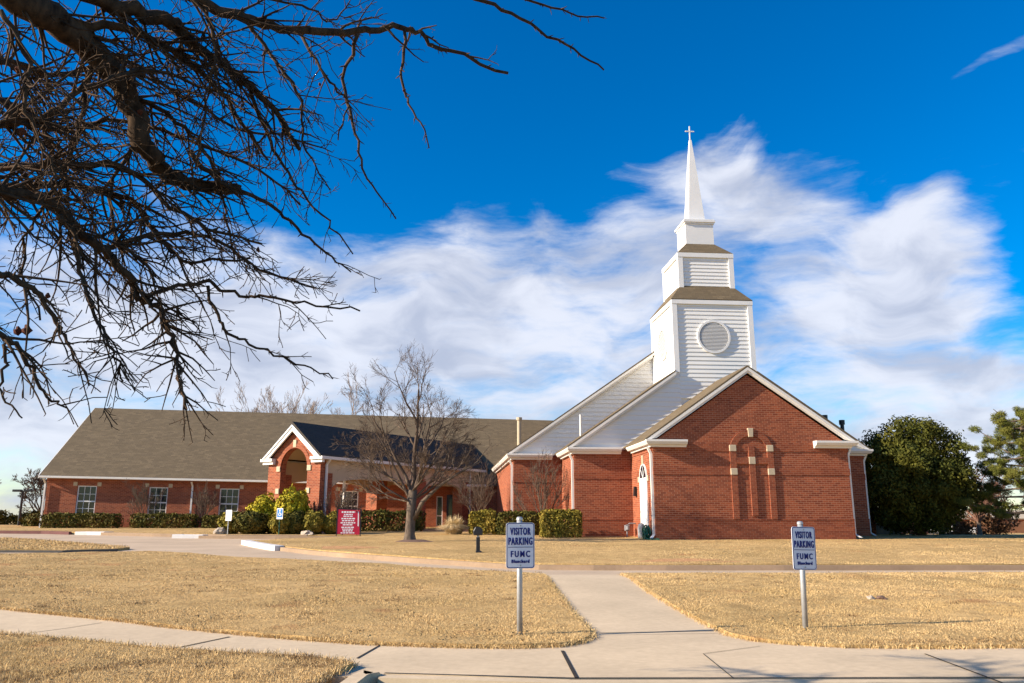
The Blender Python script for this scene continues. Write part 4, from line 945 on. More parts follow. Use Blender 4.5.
k_ = MB(); k_.tube([(mx_ + .12, my_ - .05, mz + .75), (mx_ + .42, my_ - .15, mz + 1.35), (mx_ + .95, my_ - .25, mz + 1.85), (mx_ + 1.7, my_ - .3, mz + 2.35), (mx_ + 2.45, my_ - .3, mz + 2.75)], [.09, .075, .06, .04, .02], 8)
for f in (.95, 1.3, 1.7, 2.1): grow(k_, (mx_ + f, my_ - .27, mz + 1.6 + f * .45), (.8, rg.uniform(-.8, .8), .8), 1.1, .025, 2, 4, rg, .12, (3, 5), .55, .03, .006)
k_.build('limb', M['bark'], t, fix=False, smooth=True)
k_ = MB()
bm = bmesh.new(); bmesh.ops.create_cone(bm, cap_ends=True, segments=20, radius1=.75, radius2=.3, depth=.10); 
me = bpy.data.meshes.new('mulch'); 
for v in bm.verts: v.co.x *= 1.15
bm.to_mesh(me); bm.free(); me.materials.append(M['rock_dark']); o = bpy.data.objects.new('mulch', me); COL.objects.link(o); o.location = (mx_ + .15, my_ - .1, mz + .02); tag(o, kind='structure')

shr = dict(fork=.06, levels=3, limbs=9, minr=.006, spread=.35, ratio=.62, ang=(.95, 1.4), up=.06)
bare_tree('bare_crape_myrtle', 'leafless multi-stemmed shrub against the brick between two clipped hedges', 4.35, 34.9, .5, 3.4, .06, 61, **shr)
bare_tree('bare_crape_myrtle', 'leafless bushy shrub in the shade at the left end of the nave', 1.75, 38.6, .5, 3.2, .06, 62, **{**shr, 'limbs': 11, 'ang': (.7, 1.3), 'spread': .5})
bare_tree('bare_crape_myrtle', 'slender leafless shrub on the wing wall between its left two windows', -16.55, 46.9, .7, 2.5, .035, 63, **shr)
bare_tree('bare_crape_myrtle', 'slender leafless shrub on the wing wall beside the downspout', -13.4, 47.0, .7, 2.4, .035, 64, **shr)
bare_tree('bare_crape_myrtle', 'small leafless shrub between the portico post and the red board', -4.6, 37.6, .5, 2.2, .035, 65, **shr)
bare_tree('bare_crape_myrtle', 'reddish twiggy shrub against the right pier of the portico gable', -5.75, 37.3, .5, 1.5, .03, 66, **{**shr, 'mat': 'twig_red', 'levels': 3})
for i, (x, y, h, lb) in enumerate(((-14.9, 70, 13.2, 'leftmost of the pale bare trees rising behind the wing roof'), (-12.9, 68, 13.4, 'tallest of the pale bare trees rising behind the wing roof'), (-10.2, 69, 12.6, 'rightmost of the pale bare trees rising behind the wing roof'))):
    bare_tree('background_tree', lb, x, y, .5, h, .17, 70 + i, .3, 4, 8, 'twig_pale', 'bark', .36, .009, .56, 'bare trees behind the wing roof', up=.07)
for i, (x, y, h, m_, lb) in enumerate(((-31.6, 58, 4.3, 'twig_red', 'reddish bare tree at the left edge of the photo'), (-29.2, 62, 4.6, 'twig', 'bare tree just behind the twin-headed lamp'), (-28.4, 66, 4.9, 'twig', 'crooked bare tree near the corner of the wing'))):
    bare_tree('background_tree', lb, x, y, .3, h, .11, 80 + i, .3, 4, 8, m_, 'bark', .7, .014, .6, 'bare trees beyond the left end of the wing')
shrub('dark_shrub', 'dark hedge-like shrubs behind the twin-headed lamp', 'shrub', -27.6, 60, (2.6, .9, 1.3), M['hedge'], 5000, .08, 'ball', 91, z=.45)
shrub('dark_shrub', 'dark low shrub at the far left edge beyond the island', 'shrub', -33.0, 60, (2.8, .9, 1.5), M['hedge'], 5000, .08, 'ball', 92, z=.45)
shrub('dark_shrub', 'dark low shrub beside the left corner of the wing', 'shrub', -24.2, 52, (1.3, .7, 1.0), M['hedge'], 3000, .07, 'ball', 93, z=.55)

# ------------------------------------------------------------------ evergreens on the right
def clump_crown(name, spec, n, leaf, mat, parent, seed, flat=1.0, jitter=.5, needle=False):
    """leaves on many overlapping clumps: spec rows are centre and radius"""
    rg = np.random.default_rng(seed); P_, N_, D_ = [], [], []
    tot = sum(s[3] ** 2 for s in spec)
    for cx_, cy_, cz_, r in spec:
        k = int(n * r * r / tot); d = rg.normal(size=(k, 3)); d /= np.linalg.norm(d, axis=1)[:, None]
        q = r * (1 - .5 * rg.random(k) ** 2) * (1 + .2 * rg.normal(size=k) * .5)
        P_.append(np.stack([cx_ + d[:, 0] * q, cy_ + d[:, 1] * q, cz_ + d[:, 2] * q * flat], 1)); N_.append((rg.normal(size=(k, 3)) + np.array([-.5, -.5, .4]) if needle else d + rg.normal(size=(k, 3)) * jitter)); D_.append(d + rg.normal(size=(k, 3)) * .3)
    if needle: return quads(name, np.concatenate(P_), np.concatenate(N_), .011, leaf, mat, parent, rg, np.concatenate(D_))
    return quads(name, np.concatenate(P_), np.concatenate(N_), leaf, leaf * 1.6, mat, parent, rg)
ex, ey = 20.9, 34.2; ez = zt(ex, ey) + .1
t = thing('evergreen_tree', 'broad dense dark evergreen tree beside the right corner of the church', 'tree', (ex, ey, ez))
rg = np.random.default_rng(101); spec = []
for k in range(230):
    u = rg.normal(size=3); u /= np.linalg.norm(u); zz = u[2]
    hw = 2.62 * (1 - max(0, zz) ** 2 * .22); R_ = rg.uniform(.80, 1.0)
    c = (ex + u[0] * hw * R_, ey + u[1] * 2.3 * R_, ez + 2.35 + zz * (2.75 if zz > 0 else 2.2) * R_)
    if c[2] < ez + .35: continue
    spec.append((*c, rg.uniform(.26, .52)))
for k in range(150):
    u = rg.normal(size=3); u /= np.linalg.norm(u); R_ = rg.uniform(.35, .78); c = (ex + u[0] * 2.5 * R_, ey + u[1] * 2.3 * R_, max(ez + .5, ez + 2.3 + u[2] * 2.5 * R_)); spec.append((*c, rg.uniform(.45, .7)))
spec += [(ex + .1, ey, ez + 5.05, .3), (ex - .35, ey, ez + 4.85, .4)]
clump_crown('crown', spec, 90000, .044, M['evergreen'], t, 102)
k_ = MB(); k_.tube([(ex, ey, ez - .2), (ex, ey, ez + 1), (ex + .1, ey, ez + 3), (ex, ey, ez + 4.6)], [.22, .17, .11, .03], 8)
for i in range(26):
    a = i * 2.4; z = ez + .7 + i * .14; k_.tube([(ex, ey, z), (ex + cos(a) * 1.2, ey + sin(a) * 1.1, z + .35), (ex + cos(a) * 1.7, ey + sin(a) * 1.55, z + .5)], [.05, .035, .012], 5)
k_.build('trunk', M['bark_dark'], t)
px_, py_ = 24.7, 32.0; pz = zt(px_, py_) + .1
t = thing('pine_tree', 'tall pine with open tufted branches at the right edge of the photo', 'tree', (px_, py_, pz))
k_ = MB(); k_.tube([(px_, py_, pz - .2), (px_ + .05, py_, pz + 2), (px_ - .05, py_, pz + 4.5), (px_, py_, pz + 5.3)], [.22, .17, .11, .02], 9); k_.build('trunk', M['bark'], t)
rg = np.random.default_rng(111); tuft = []; k_ = MB()
for lv in range(13):
    z = pz + 1.0 + lv * .32; R_ = 2.65 * (1 - (lv / 14) ** 1.7) + .35
    for j in range(4):
        a = lv * 1.25 + j * pi / 2 + rg.uniform(-.35, .35); L_ = R_ * rg.uniform(.6, 1.12); up_ = .10 + .03 * lv
        at_ = lambda f: np.array([px_ + cos(a) * L_ * f, py_ + sin(a) * L_ * f, z + L_ * up_ * f * f + .12 * sin(f * 5 + a)])
        k_.tube([tuple(at_(0)), tuple(at_(.5)), tuple(at_(1))], [.05, .032, .012], 5)
        for s in range(int(3 + L_ * 4)):
            f = rg.uniform(.38, 1.05); q = at_(f) + rg.normal(size=3) * np.array([.16, .16, .06]) * (1.2 - f * .5); tuft.append((*q, rg.uniform(.12, .22)))
k_.build('branches', M['bark'], t)
clump_crown('needles', tuft, 95000, .075, M['pine'], t, 112, .72, 1.2, True)
bare_tree('background_tree', 'rust-brown bare tree between the dark evergreen and the pine', 31.8, 46, zt(31.8, 46), 4.6, .13, 121, .2, 4, 10, 'twig_red', 'bark', .7, .012, .62)
shrub('background_shrub', 'brown leafy shrub behind the pine trunk', 'shrub', 33.4, 47, (1.3, 1.0, 2.6), M['rust_leaf'], 3000, .07, 'ball', 122, z=zt(33.4, 47) - .1, lump=.35)
shrub('background_shrub', 'brown low shrub right of the evergreen before the fence', 'shrub', 31.2, 47.5, (1.1, .8, 1.2), M['rust_leaf'], 2000, .07, 'ball', 123, z=zt(31.2, 47.5) - .1, lump=.3)

# beyond: fence, shed, house, parked cars
t = thing('brown_fence', 'weathered brown board fence beyond the pine at the right', 'fence', (50, 66, -.3))
k_ = MB(); x = 44.6
while x < 58: k_.box(x, 66, -.3, x + .145, 66.03, .95 + .04 * sin(x * 9)); x += .15
k_.build('boards', M['fence_brown'], t)
k_ = MB(); k_.box(44.6, 66.031, 0, 58, 66.08, .1); k_.box(44.6, 66.031, .6, 58, 66.08, .7); k_.build('rail', M['fence_brown'], t)
for i in range(6): k_ = MB(); k_.box(45 + i * 2.5, 66.081, -.4, 45.1 + i * 2.5, 66.18, 1.1); k_.build('post', M['fence_brown'], t)
def house(name, label, x, y, z, w, d, h, rise, wall, roofm):
    t = thing(name, label, 'building', (x, y, z)); k_ = MB(); k_.box(x - w / 2, y - d / 2, z - .3, x + w / 2, y + d / 2, z + h); k_.prism_x([(y - d / 2, z + h + .002), (y + d / 2, z + h + .002), (y, z + h + rise)], x - w / 2, x + w / 2); k_.build('wall', wall, t)
    k_ = MB()
    for s in (-1, 1): k_.prism_x([(y + s * (d / 2 + .3), z + h - .05), (y, z + h + rise + .05), (y, z + h + rise + .17), (y + s * (d / 2 + .3), z + h + .07)], x - w / 2 - .3, x + w / 2 + .3)
    k_.build('roof', roofm, t)
    for i in range(3):
        xx = x - w * .3 + i * w * .3; k_ = MB(); k_.box(xx - .4, y - d / 2 - .03, z + h * .35, xx + .4, y - d / 2 + .02, z + h * .8); f = k_.build('window', M['white'], t); k_ = MB(); k_.box(xx - .33, y - d / 2 - .04, z + h * .4, xx + .33, y - d / 2 - .031, z + h * .75); k_.build('pane', M['glass'], f)
    return t
house('garden_shed', 'small red brick shed standing before the brown fence', 50.2, 64, -.25, 1.2, 1.0, .95, .5, M['brick'], M['shingle'])
house('brick_house', 'low brick house with pale roof far beyond the pine', 62, 88, -.4, 14, 8, 1.6, .8, M['brick'], M['beige'])
t = thing('board_fence', 'grey board fence in the shade right of the church corner', 'fence', (20.2, 36.9, .3))
k_ = MB(); x = 18.6
while x < 21.8: k_.box(x, 37.4, .2, x + .14, 37.43, 1.72); x += .15
k_.build('boards', M['fence_grey'], t)
for i in range(3): k_ = MB(); k_.box(18.6 + i * 1.5, 37.431, .2, 18.7 + i * 1.5, 37.53, 1.8); k_.build('post', M['fence_grey'], t)
def car(label, x, y, z, rz, paint):
    t = thing('parked_car', label, 'car', (x, y, z), 'parked cars beyond the evergreen', 0); xf = Matrix.Translation((x, y, z)) @ Matrix.Rotation(rz, 4, 'Z')
    def C_(): return MB(xf)
    k_ = C_(); prof = [(-2.2, .35), (-2.25, .75), (-1.6, .9), (-1.1, 1.35), (.5, 1.42), (1.15, .95), (2.1, .82), (2.25, .5), (2.2, .32)]; k_.prism(prof, -.85, .85); b_ = k_.build('body', paint, t, bevel=.05)
    k_ = C_(); k_.prism([(-1.35, .95), (-.98, 1.29), (.42, 1.35), (.92, .95)], -.858, .858); k_.build('window', M['glass'], t)
    for sx_ in (-1.35, 1.35):
        for sy_ in (-.8, .8): k_ = C_(); k_.tube([(sx_, sy_ - .09, .33), (sx_, sy_ + .09, .33)], .33, 14); w_ = k_.build('wheel', M['tyre'], t); k_ = C_(); k_.tube([(sx_, sy_ - .1, .33), (sx_, sy_ + .1, .33)], .18, 10); k_.build('rim', M['galv'], w_)
    for sy_ in (-.6, .6): k_ = C_(); k_.box(2.16, sy_ - .15, .6, 2.25, sy_ + .15, .74); k_.build('headlight', M['white_ink'], t)
    return t
car('white parked car glimpsed beneath the right side of the evergreen', 34.6, 54.5, zt(34.6, 54.5) - .15, radians(165), M['car_white'])
car('red parked car glimpsed low behind the evergreen', 31.0, 54, zt(31.0, 54) - .15, radians(10), M['car_red'])

# limbs of the near tree: start and end radius, points in metres
LIMBS = [
(0.085, 0.03, [(-2.288, 3.3, 3.689), (-2.029, 3.5, 3.569), (-1.941, 3.7, 3.594), (-1.838, 3.9, 3.537), (-1.699, 4.0, 3.383), (-1.653, 4.1, 3.182), (-1.606, 4.2, 3.097), (-1.521, 4.3, 3.039), (-1.391, 4.4, 3.046), (-1.221, 4.5, 3.07)]),
(0.05, 0.012, [(-1.915, 3.6, 3.759), (-1.753, 3.8, 3.767), (-1.561, 4.0, 3.846), (-1.46, 4.1, 3.795), (-1.36, 4.2, 3.752), (-1.182, 4.3, 3.657), (-1.042, 4.4, 3.553), (-0.89, 4.5, 3.339)]),
(0.035, 0.01, [(-1.586, 3.8, 4.05), (-1.381, 4.0, 3.968), (-1.189, 4.2, 4.006), (-1.011, 4.3, 4.019), (-0.654, 4.5, 4.139), (-0.417, 4.6, 4.262), (-0.25, 4.7, 4.317), (-0.072, 4.75, 4.235), (0.393, 4.9, 4.158)]),
(0.013, 0.004, [(-0.58, 4.5, 4.136), (-0.672, 4.6, 3.873), (-0.582, 4.65, 3.54), (-0.502, 4.7, 3.277), (-0.323, 4.75, 3.016)]),
(0.011, 0.004, [(-0.306, 4.65, 4.295), (-0.311, 4.7, 3.951), (-0.244, 4.75, 3.769), (-0.129, 4.8, 3.531)]),
(0.016, 0.006, [(-0.146, 4.6, 4.699), (0.155, 4.7, 4.581), (0.466, 4.8, 4.518), (0.79, 4.9, 4.394), (1.081, 5.0, 4.278)]),
(0.012, 0.005, [(0.125, 4.9, 4.866), (0.45, 5.0, 4.808), (0.789, 5.1, 4.809), (1.136, 5.2, 4.833)]),
(0.032, 0.008, [(-2.196, 3.4, 2.677), (-2.047, 3.6, 2.648), (-1.933, 3.8, 2.681), (-1.802, 3.9, 2.547), (-1.711, 4.0, 2.49), (-1.63, 4.1, 2.385), (-1.584, 4.15, 2.299), (-1.501, 4.2, 2.255), (-1.432, 4.2, 2.115), (-1.377, 4.2, 1.898), (-1.322, 4.2, 1.727)]),
(0.013, 0.005, [(-1.584, 4.15, 2.299), (-1.455, 4.3, 2.417), (-1.327, 4.4, 2.461), (-1.186, 4.5, 2.429), (-1.029, 4.55, 2.435), (-0.825, 4.6, 2.406), (-0.516, 4.7, 2.403)]),
(0.01, 0.004, [(-1.326, 4.4, 2.45), (-1.252, 4.4, 2.267), (-1.154, 4.45, 2.155), (-0.997, 4.5, 2.106), (-0.842, 4.55, 2.055), (-0.642, 4.6, 1.968)]),
(0.015, 0.004, [(-1.426, 4.2, 3.17), (-1.263, 4.3, 3.019), (-1.032, 4.4, 2.96), (-0.879, 4.5, 2.845), (-0.714, 4.6, 2.723), (-0.58, 4.7, 2.646)]),
(0.012, 0.004, [(-1.182, 4.3, 3.657), (-1.069, 4.5, 3.396), (-0.924, 4.55, 3.167), (-0.768, 4.6, 2.982), (-0.573, 4.7, 2.761)]),
(0.018, 0.004, [(-1.938, 3.2, 2.228), (-1.884, 3.4, 2.197), (-1.776, 3.5, 2.149), (-1.705, 3.55, 2.028), (-1.672, 3.6, 1.955), (-1.599, 3.7, 1.766)]),
(0.013, 0.004, [(-1.763, 3.1, 1.899), (-1.696, 3.2, 1.865), (-1.655, 3.25, 1.787), (-1.592, 3.3, 1.676), (-1.546, 3.4, 1.626)]),
(0.008, 0.003, [(-1.707, 3.2, 1.864), (-1.716, 3.2, 1.761), (-1.692, 3.2, 1.632), (-1.616, 3.2, 1.559)]),
(0.014, 0.004, [(-1.87, 3.8, 2.616), (-1.79, 3.8, 2.491), (-1.711, 3.8, 2.238), (-1.622, 3.8, 2.054), (-1.54, 3.85, 1.906), (-1.532, 3.9, 1.824)]),
(0.016, 0.004, [(-1.754, 4.0, 2.526), (-1.592, 4.2, 2.669), (-1.35, 4.4, 2.744), (-1.097, 4.6, 2.619), (-0.784, 4.7, 2.54)]),
(0.022, 0.007, [(-2.22, 3.4, 2.841), (-2.034, 3.5, 2.936), (-1.901, 3.6, 3.026), (-1.741, 3.7, 3.258), (-1.565, 3.9, 3.471), (-1.206, 4.1, 3.452)]),
(0.024, 0.006, [(-2.386, 3.7, 2.784), (-2.178, 3.8, 2.854), (-1.956, 3.9, 2.925), (-1.718, 4.0, 2.982), (-1.503, 4.2, 2.844), (-1.284, 4.3, 2.733), (-1.049, 4.4, 2.705)]),
(0.022, 0.006, [(-2.572, 4.0, 2.86), (-2.335, 4.1, 2.874), (-2.019, 4.2, 2.935), (-1.756, 4.3, 2.905), (-1.574, 4.3, 2.677), (-1.403, 4.3, 2.555), (-1.109, 4.4, 2.62)]),
(0.02, 0.006, [(-2.604, 3.9, 3.473), (-2.433, 4.1, 3.607), (-2.215, 4.3, 3.648), (-1.986, 4.5, 3.881), (-1.652, 4.6, 3.722), (-1.305, 4.7, 3.555), (-1.018, 4.8, 3.584)]),
(0.02, 0.006, [(-2.906, 4.4, 3.546), (-2.635, 4.5, 3.584), (-2.327, 4.6, 3.458), (-2.032, 4.7, 3.59), (-1.635, 4.8, 3.523), (-1.214, 4.9, 3.381), (-0.966, 5.0, 3.189)]),
(0.026, 0.007, [(-1.941, 3.7, 3.594), (-1.689, 3.9, 3.698), (-1.413, 4.2, 3.661), (-1.226, 4.4, 3.467), (-1.073, 4.5, 3.267)]),
(0.014, 0.005, [(-1.838, 3.9, 3.537), (-1.888, 3.9, 3.226), (-1.905, 3.9, 2.949), (-2.017, 3.9, 2.677), (-2.078, 3.9, 2.415), (-1.947, 3.9, 2.115)]),
(0.014, 0.005, [(-1.699, 4.0, 3.383), (-1.522, 4.2, 3.347), (-1.345, 4.3, 3.161), (-1.269, 4.4, 2.903), (-1.217, 4.5, 2.626)]),
(0.012, 0.004, [(-1.653, 4.1, 3.182), (-1.781, 4.1, 2.878), (-1.702, 4.1, 2.601), (-1.535, 4.1, 2.442), (-1.431, 4.1, 2.124)]),
(0.012, 0.004, [(-1.189, 4.2, 4.006), (-1.026, 4.3, 3.807), (-0.888, 4.4, 3.612), (-0.86, 4.5, 3.34), (-0.7, 4.5, 3.089)]),
(0.01, 0.004, [(-1.381, 4.0, 3.968), (-1.277, 4.0, 3.667), (-1.3, 4.0, 3.309), (-1.323, 4.0, 2.964)]),
(0.01, 0.004, [(-1.753, 3.8, 3.767), (-1.681, 3.8, 3.984), (-1.391, 4.0, 4.093), (-0.903, 4.3, 4.179), (-0.739, 4.4, 4.157), (-0.628, 4.5, 4.395)]),
(0.012, 0.004, [(-1.93, 3.2, 3.311), (-1.834, 3.3, 3.14), (-1.824, 3.3, 2.901), (-1.745, 3.4, 2.719), (-1.743, 3.4, 2.531)]),
(0.012, 0.004, [(-2.872, 4.6, 4.1), (-2.586, 4.7, 3.767), (-2.428, 4.7, 3.438), (-2.197, 4.8, 3.097), (-2.089, 4.8, 2.65)]),
(0.01, 0.004, [(-0.914, 4.4, 4.064), (-0.751, 4.4, 3.784), (-0.639, 4.5, 3.68), (-0.669, 4.5, 3.414)]),
(0.04, 0.008, [(-4.0, 3.4, 3.0), (-3.75, 4.2, 3.3), (-3.55, 4.7, 3.5), (-3.3, 5.3, 3.55), (-3.2, 5.9, 3.3)]),
(0.03, 0.008, [(-3.9, 3.6, 3.1), (-3.5, 4.5, 2.9), (-3.25, 5.2, 2.7), (-3.2, 5.8, 2.5)]),
]

DENS = [15, 15, 6, 0, 0, 0, 0, 15, 3, 3, 3, 3, 6, 6, 3, 15, 15, 15, 15, 15, 15, 15, 15, 15, 15, 15, 7, 15, 7, 15, 15, 7, 15, 15]
DRY = [((-1.796, 3.5, 1.974), 0.022), ((-1.832, 3.5, 1.969), 0.02), ((-1.777, 3.6, 2.155), 0.014), ((-1.093, 4.5, 2.703), 0.014), ((-1.711, 3.8, 2.277), 0.012), ((-0.795, 4.5, 3.781), 0.012), ((-0.293, 4.65, 3.852), 0.012), ((-1.357, 4.1, 3.665), 0.015), ((-1.934, 3.4, 3.147), 0.014), ((-1.934, 3.5, 2.896), 0.018), ((-1.632, 4, 3.282), 0.016)]

# ------------------------------------------------------------------ the near tree whose branches hang in from the left
rg = random.Random(23)
tx0, ty0 = -4.3, 3.3
near = thing('overhanging_tree', 'dark leafless tree whose tangled twigs hang in at the upper left of the photo', 'tree', (tx0, ty0, 0))
k_ = MB(); k_.tube([(tx0 - .3, ty0, -.2), (tx0 - .28, ty0, .3), (tx0 - .2, ty0, 1.4), (tx0, ty0 + .05, 2.6), (tx0 + .5, ty0 + .1, 3.35)], [.36, .27, .23, .21, .17], 12); k_.build('trunk', M['bark_dark'], near, smooth=True)
def catmull(P_, per=4):
    P_ = [Vector(p) for p in P_]; Q = [P_[0] * 2 - P_[1]] + P_ + [P_[-1] * 2 - P_[-2]]; out = []
    for i in range(1, len(Q) - 2):
        for k in range(per):
            t_ = k / per; a, b, c, d = Q[i - 1], Q[i], Q[i + 1], Q[i + 2]
            out.append(.5 * ((2 * b) + (c - a) * t_ + (2 * a - 5 * b + 4 * c - d) * t_ * t_ + (3 * b - a - 3 * c + d) * t_ ** 3))
    out.append(P_[-1]); return out
tw = MB(); lb = MB()
def spur(mb, p, d, r, ln_):
    d = Vector(d).normalized(); mb.tube([p, p + d * ln_ * .6, p + d * ln_], [r, r * 1.15, r * .3], 4, cap=False)
def twig(p, d, ln_, r, level):
    n = max(3, min(8, int(ln_ / .07))); pts = [Vector(p)]; d = Vector(d).normalized(); ds = [d]
    for i in range(n):
        d = (d + Vector((rg.gauss(.02, .15), rg.gauss(0, .13), rg.gauss(-.035, .15)))).normalized(); pts.append(pts[-1] + d * ln_ / n); ds.append(d)
    rad = [max(.0022, r * (1 - .65 * i / n)) for i in range(n + 1)]
    tw.tube(pts, rad, 5 if r > .006 else 4, cap=False)
    for i in range(1, n + 1):
        if rg.random() < .4:
            ax = ds[i].cross(Vector((rg.gauss(0, 1), rg.gauss(0, 1), rg.gauss(0, 1)))).normalized(); spur(tw, pts[i], Matrix.Rotation(rg.uniform(.6, 1.3), 3, ax) @ ds[i], rad[i] * .6, rg.uniform(.012, .045))
    if level < 2:
        for k in range(int(ln_ / (.11 if level == 0 else .10) * rg.uniform(.7, 1.2))):
            f = rg.uniform(.15, .95) * n; i = min(int(f), n - 1); q = pts[i].lerp(pts[i + 1], f - i)
            ax = ds[i].cross(Vector((rg.gauss(0, 1), rg.gauss(0, 1), rg.gauss(0, 1)))).normalized()
            twig(q, Matrix.Rotation(rg.uniform(.45, 1.15), 3, ax) @ ds[i], ln_ * rg.uniform(.28, .55), max(.0025, rad[i] * .62), level + 1)
for li, (r0, r1, P_) in enumerate(LIMBS):
    pts = catmull(P_, 5); n = len(pts) - 1
    for i in range(1, n): pts[i] = pts[i] + Vector((rg.gauss(0, .008), rg.gauss(0, .01), rg.gauss(0, .008)))
    rad = [max(r1, r0 * (1 - i / n) + r1 * (i / n)) for i in range(n + 1)]
    r0 *= .74; (lb if r0 > .015 else tw).tube(pts, rad, 9 if r0 > .015 else 6, cap=True)
    L_ = sum((pts[i + 1] - pts[i]).length for i in range(n))
    for k in range(int(L_ / .05)):                       # fruiting spurs
        f = rg.uniform(.05, 1) * n; i = min(int(f), n - 1); dd = (pts[i + 1] - pts[i]).normalized(); ax = dd.cross(Vector((rg.gauss(0, 1), rg.gauss(0, 1), rg.gauss(0, 1)))).normalized()
        spur(tw, pts[i].lerp(pts[i + 1], f - i), Matrix.Rotation(rg.uniform(.5, 1.4), 3, ax) @ dd, max(.0018, min(.004, rad[i] * .4)), rg.uniform(.015, .06))
    out = DENS[li]
    for k in range(int(L_ * out * 1.55)):
        f = rg.uniform(.04, .97) * n; i = min(int(f), n - 1); q = pts[i].lerp(pts[i + 1], f - i); dd = (pts[i + 1] - pts[i]).normalized()
        ax = dd.cross(Vector((rg.gauss(0, 1), rg.gauss(0, 1), rg.gauss(0, 1)))).normalized()
        nd = Matrix.Rotation(rg.uniform(.4, 1.2), 3, ax) @ dd + Vector((.12, .0, -.12))
        fe = 1 - .55 * f / n
        twig(q, nd, rg.uniform(.22, .62) * fe, min(.009, max(.0035, rad[i] * .55)), 0 if rg.random() < .75 else 1)
lb.build('limbs', M['bark_dark'], near, fix=False, smooth=True)
tw.build('twigs', M['bark_dark'], near, fix=False, smooth=True)
for p, r_ in DRY:                                          # a few shrivelled leaves still hanging
    bm = bmesh.new(); bmesh.ops.create_icosphere(bm, subdivisions=2, radius=r_)
    for v in bm.verts: v.co *= 1 + .9 * noise.noise(v.co * 60 + Vector(p)); v.co.x *= .7
    me = bpy.data.meshes.new('dried_leaf'); bm.to_mesh(me); bm.free(); me.materials.append(M['dryleaf']); o = bpy.data.objects.new('dried_leaf', me); COL.objects.link(o); o.parent = near; o.location = Vector(p) - Vector(near.location)

# ------------------------------------------------------------------ dry grass (uncountable)
rgn = np.random.default_rng(77)
ZTC = {}
def ztv(x, y): return np.array([zt(a, b) for a, b in zip(x, y)])
def blades(P_, n, wfun, off, hmin, hmax, ymax, xr=None):
    P_ = np.array(P_); mn, mxx = P_.min(0), P_.max(0); mxx[1] = min(mxx[1], ymax); mn[0] = max(mn[0], xr[0]); mxx[0] = min(mxx[0], xr[1])
    out = []
    y = mn[1] / (1 - rgn.random(n * 3) * (1 - mn[1] / mxx[1]))                    # more blades nearer to the walk
    x = rgn.uniform(mn[0], mxx[0], n * 3); k = inpoly(P_, x, y) & (np.abs(x - .086 * y) < .72 * y + .6); x, y = x[k][:n], y[k][:n]
    return x, y
def blade_mesh(name, x, y, off, h, w, lean, mat='blade'):
    n = len(x); z = ztv(x, y) + off; a = rgn.uniform(0, 2 * pi, n); b = rgn.uniform(0, 2 * pi, n)
    base = np.stack([x, y, z - .01], 1); s = np.stack([np.cos(a), np.sin(a), 0 * a], 1) * w[:, None]
    ld = np.stack([np.cos(b), np.sin(b), 0 * b], 1) * (lean * h)[:, None]
    mid = base + ld * .35 + np.stack([0 * a, 0 * a, h * .6], 1); tip = base + ld + np.stack([0 * a, 0 * a, h * (1 - .4 * lean)], 1)
    tri = np.stack([base - s, base + s, mid + s * .7, base - s, mid + s * .7, mid - s * .7, mid - s * .7, mid + s * .7, tip], 1).reshape(-1, 3)
    return npmesh(name, tri, 3, M[mat])
X_, Y_, H_, W_, O_ = [], [], [], [], []
for P_, n, off, h0, h1, ym in ((LAWN_L, 260000, .05, .012, .036, 24.5), (LAWN_R, 190000, .05, .012, .036, 15.5), (LAWN_F, 120000, .06, .016, .052, 14), (LAWN_I, 16000, .08, .04, .10, 40)):
    x, y = blades(P_, n, None, off, h0, h1, ym, (-22, 26)); m_ = len(x)
    cl = np.array([noise.noise(Vector((a * 1.7, b * 1.7, 3))) for a, b in zip(x, y)])
    X_.append(x); Y_.append(y); H_.append(rgn.uniform(h0, h1, m_) * (1 + .35 * cl)); W_.append(np.full(m_, .0021) * np.maximum(1, y / 9)); O_.append(np.full(m_, off))
# shaggy edges along the walks
for P_, off, cnt, hh in ((LAWN_L[:16], .04, 26000, .075), (LAWN_R[:13], .04, 22000, .08), (LAWN_F[:8] + LAWN_F[-4:], .05, 14000, .11)):
    A_ = np.array(densify(P_, .05, False)); seg = np.minimum((rgn.random(cnt) * (len(A_) - 1)), len(A_) - 1.001); i = seg.astype(int); p = A_[i] + (A_[np.minimum(i + 1, len(A_) - 1)] - A_[i]) * (seg - i)[:, None]
    d = np.diff(A_, axis=0, append=A_[-1:]); nr = np.stack([-d[:, 1], d[:, 0]], 1); nr /= np.linalg.norm(nr, axis=1)[:, None] + 1e-9
    p = p + nr[np.minimum(i, len(nr) - 1)] * rgn.normal(0, .03, cnt)[:, None]; 
    X_.append(p[:, 0]); Y_.append(p[:, 1]); H_.append(rgn.uniform(.03, hh, cnt)); W_.append(np.full(cnt, .003)); O_.append(np.full(cnt, off - .02))
x, y, h, w, o_ = map(np.concatenate, (X_, Y_, H_, W_, O_))
tag(blade_mesh('dry_grass', x, y, o_, h, w, rgn.uniform(.2, 1.5, len(x))), kind='stuff')
# coarser turf on the church lawn
x, y = blades(LAWN_C, 90000, None, .13, .03, .06, 36, (-8, 30)); tag(blade_mesh('dry_grass', x, y, .125, rgn.uniform(.02, .045, len(x)), np.full(len(x), .005), rgn.uniform(.3, 1.2, len(x))), kind='stuff')

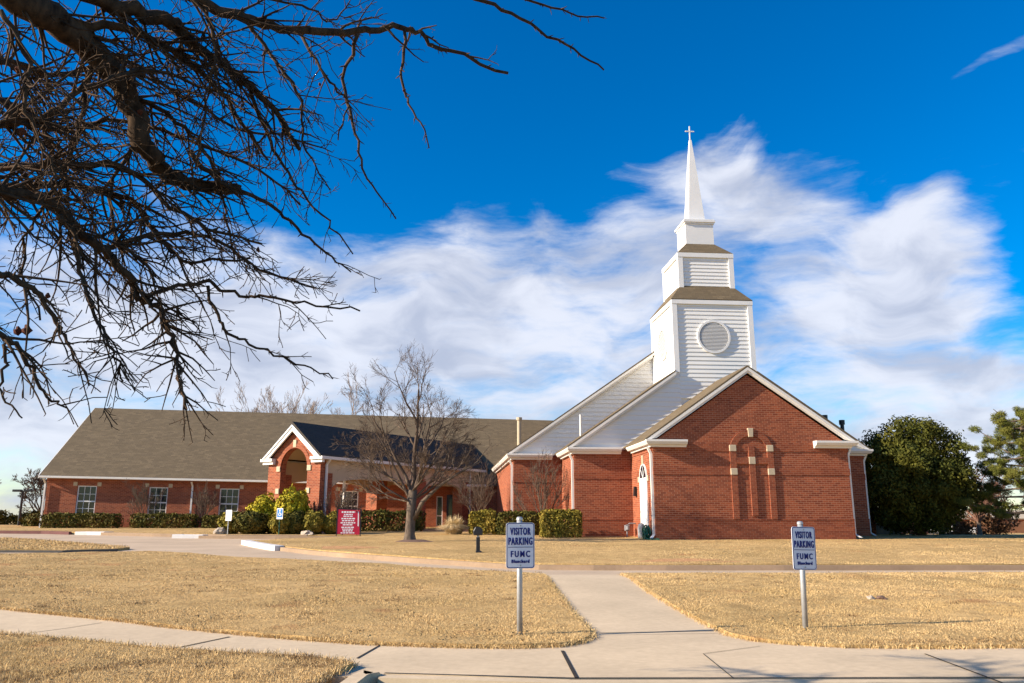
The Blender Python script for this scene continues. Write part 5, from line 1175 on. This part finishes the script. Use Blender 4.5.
# dark flecks: bits of leaf and dead weed lying in the turf
fx, fy = [], []
for P_, n, ym, xr in ((LAWN_L, 9000, 24, (-20, 3)), (LAWN_R, 5200, 15.4, (2, 24)), (LAWN_C, 7000, 34, (-8, 30)), (LAWN_F, 2200, 12, (-12, 0))):
    x, y = blades(P_, n, None, 0, 0, 0, ym, xr)
    k = np.array([noise.noise(Vector((a * .9, b * 1.4, 11))) + .6 * noise.noise(Vector((a * 3.1, b * 4.2, 5))) for a, b in zip(x, y)]) > .2
    fx.append(x[k]); fy.append(y[k])
fx, fy = np.concatenate(fx), np.concatenate(fy); n = len(fx)
c = np.stack([fx, fy, ztv(fx, fy) + .075 + .06 * (inpoly(LAWN_C, fx, fy))], 1)
nrm = np.stack([rgn.normal(0, .5, n), rgn.normal(-.4, .5, n), np.ones(n)], 1)
tag(quads('fallen_leaves', c, nrm, .016, .012, M['fleck'], None, rgn), kind='stuff')
# brown dead weeds in ragged clumps, mostly along the edges of the strip by the walk
wx, wy = [], []
for cx_, cy_, r_, k in [(-4.0, 8.5, .16, 260), (-3.65, 8.35, .12, 160), (-2.1, 7.5, .14, 220), (-1.75, 7.38, .16, 260), (-1.3, 7.2, .16, 300), (-1.05, 7.08, .14, 260), (-.85, 6.9, .12, 240), (-.95, 6.75, .12, 200)] + [(rgn.uniform(-4, -.9), rgn.uniform(5.6, 7.2), rgn.uniform(.06, .16), 120) for _ in range(26)] + [(rgn.uniform(-9, 1.4), rgn.uniform(8.6, 18), rgn.uniform(.04, .14), 60) for _ in range(60)] + [(rgn.uniform(3.4, 11), rgn.uniform(7.9, 14.4), rgn.uniform(.04, .12), 50) for _ in range(40)] + [(4 + .3 * i, 7.52 - .012 * i, .10, 90) for i in range(10)]:
    wx.append(rgn.normal(cx_, r_, k)); wy.append(rgn.normal(cy_, r_ * .7, k))
wx, wy = np.concatenate(wx), np.concatenate(wy)
k = inpoly(LAWN_F, wx, wy) | inpoly(LAWN_L, wx, wy) | inpoly(LAWN_R, wx, wy); wx, wy = wx[k], wy[k]
tag(blade_mesh('dead_weeds', wx, wy, np.full(len(wx), .05), rgn.uniform(.02, .065, len(wx)), np.full(len(wx), .0028), rgn.uniform(.3, 1.6, len(wx)), 'weed'), kind='stuff')
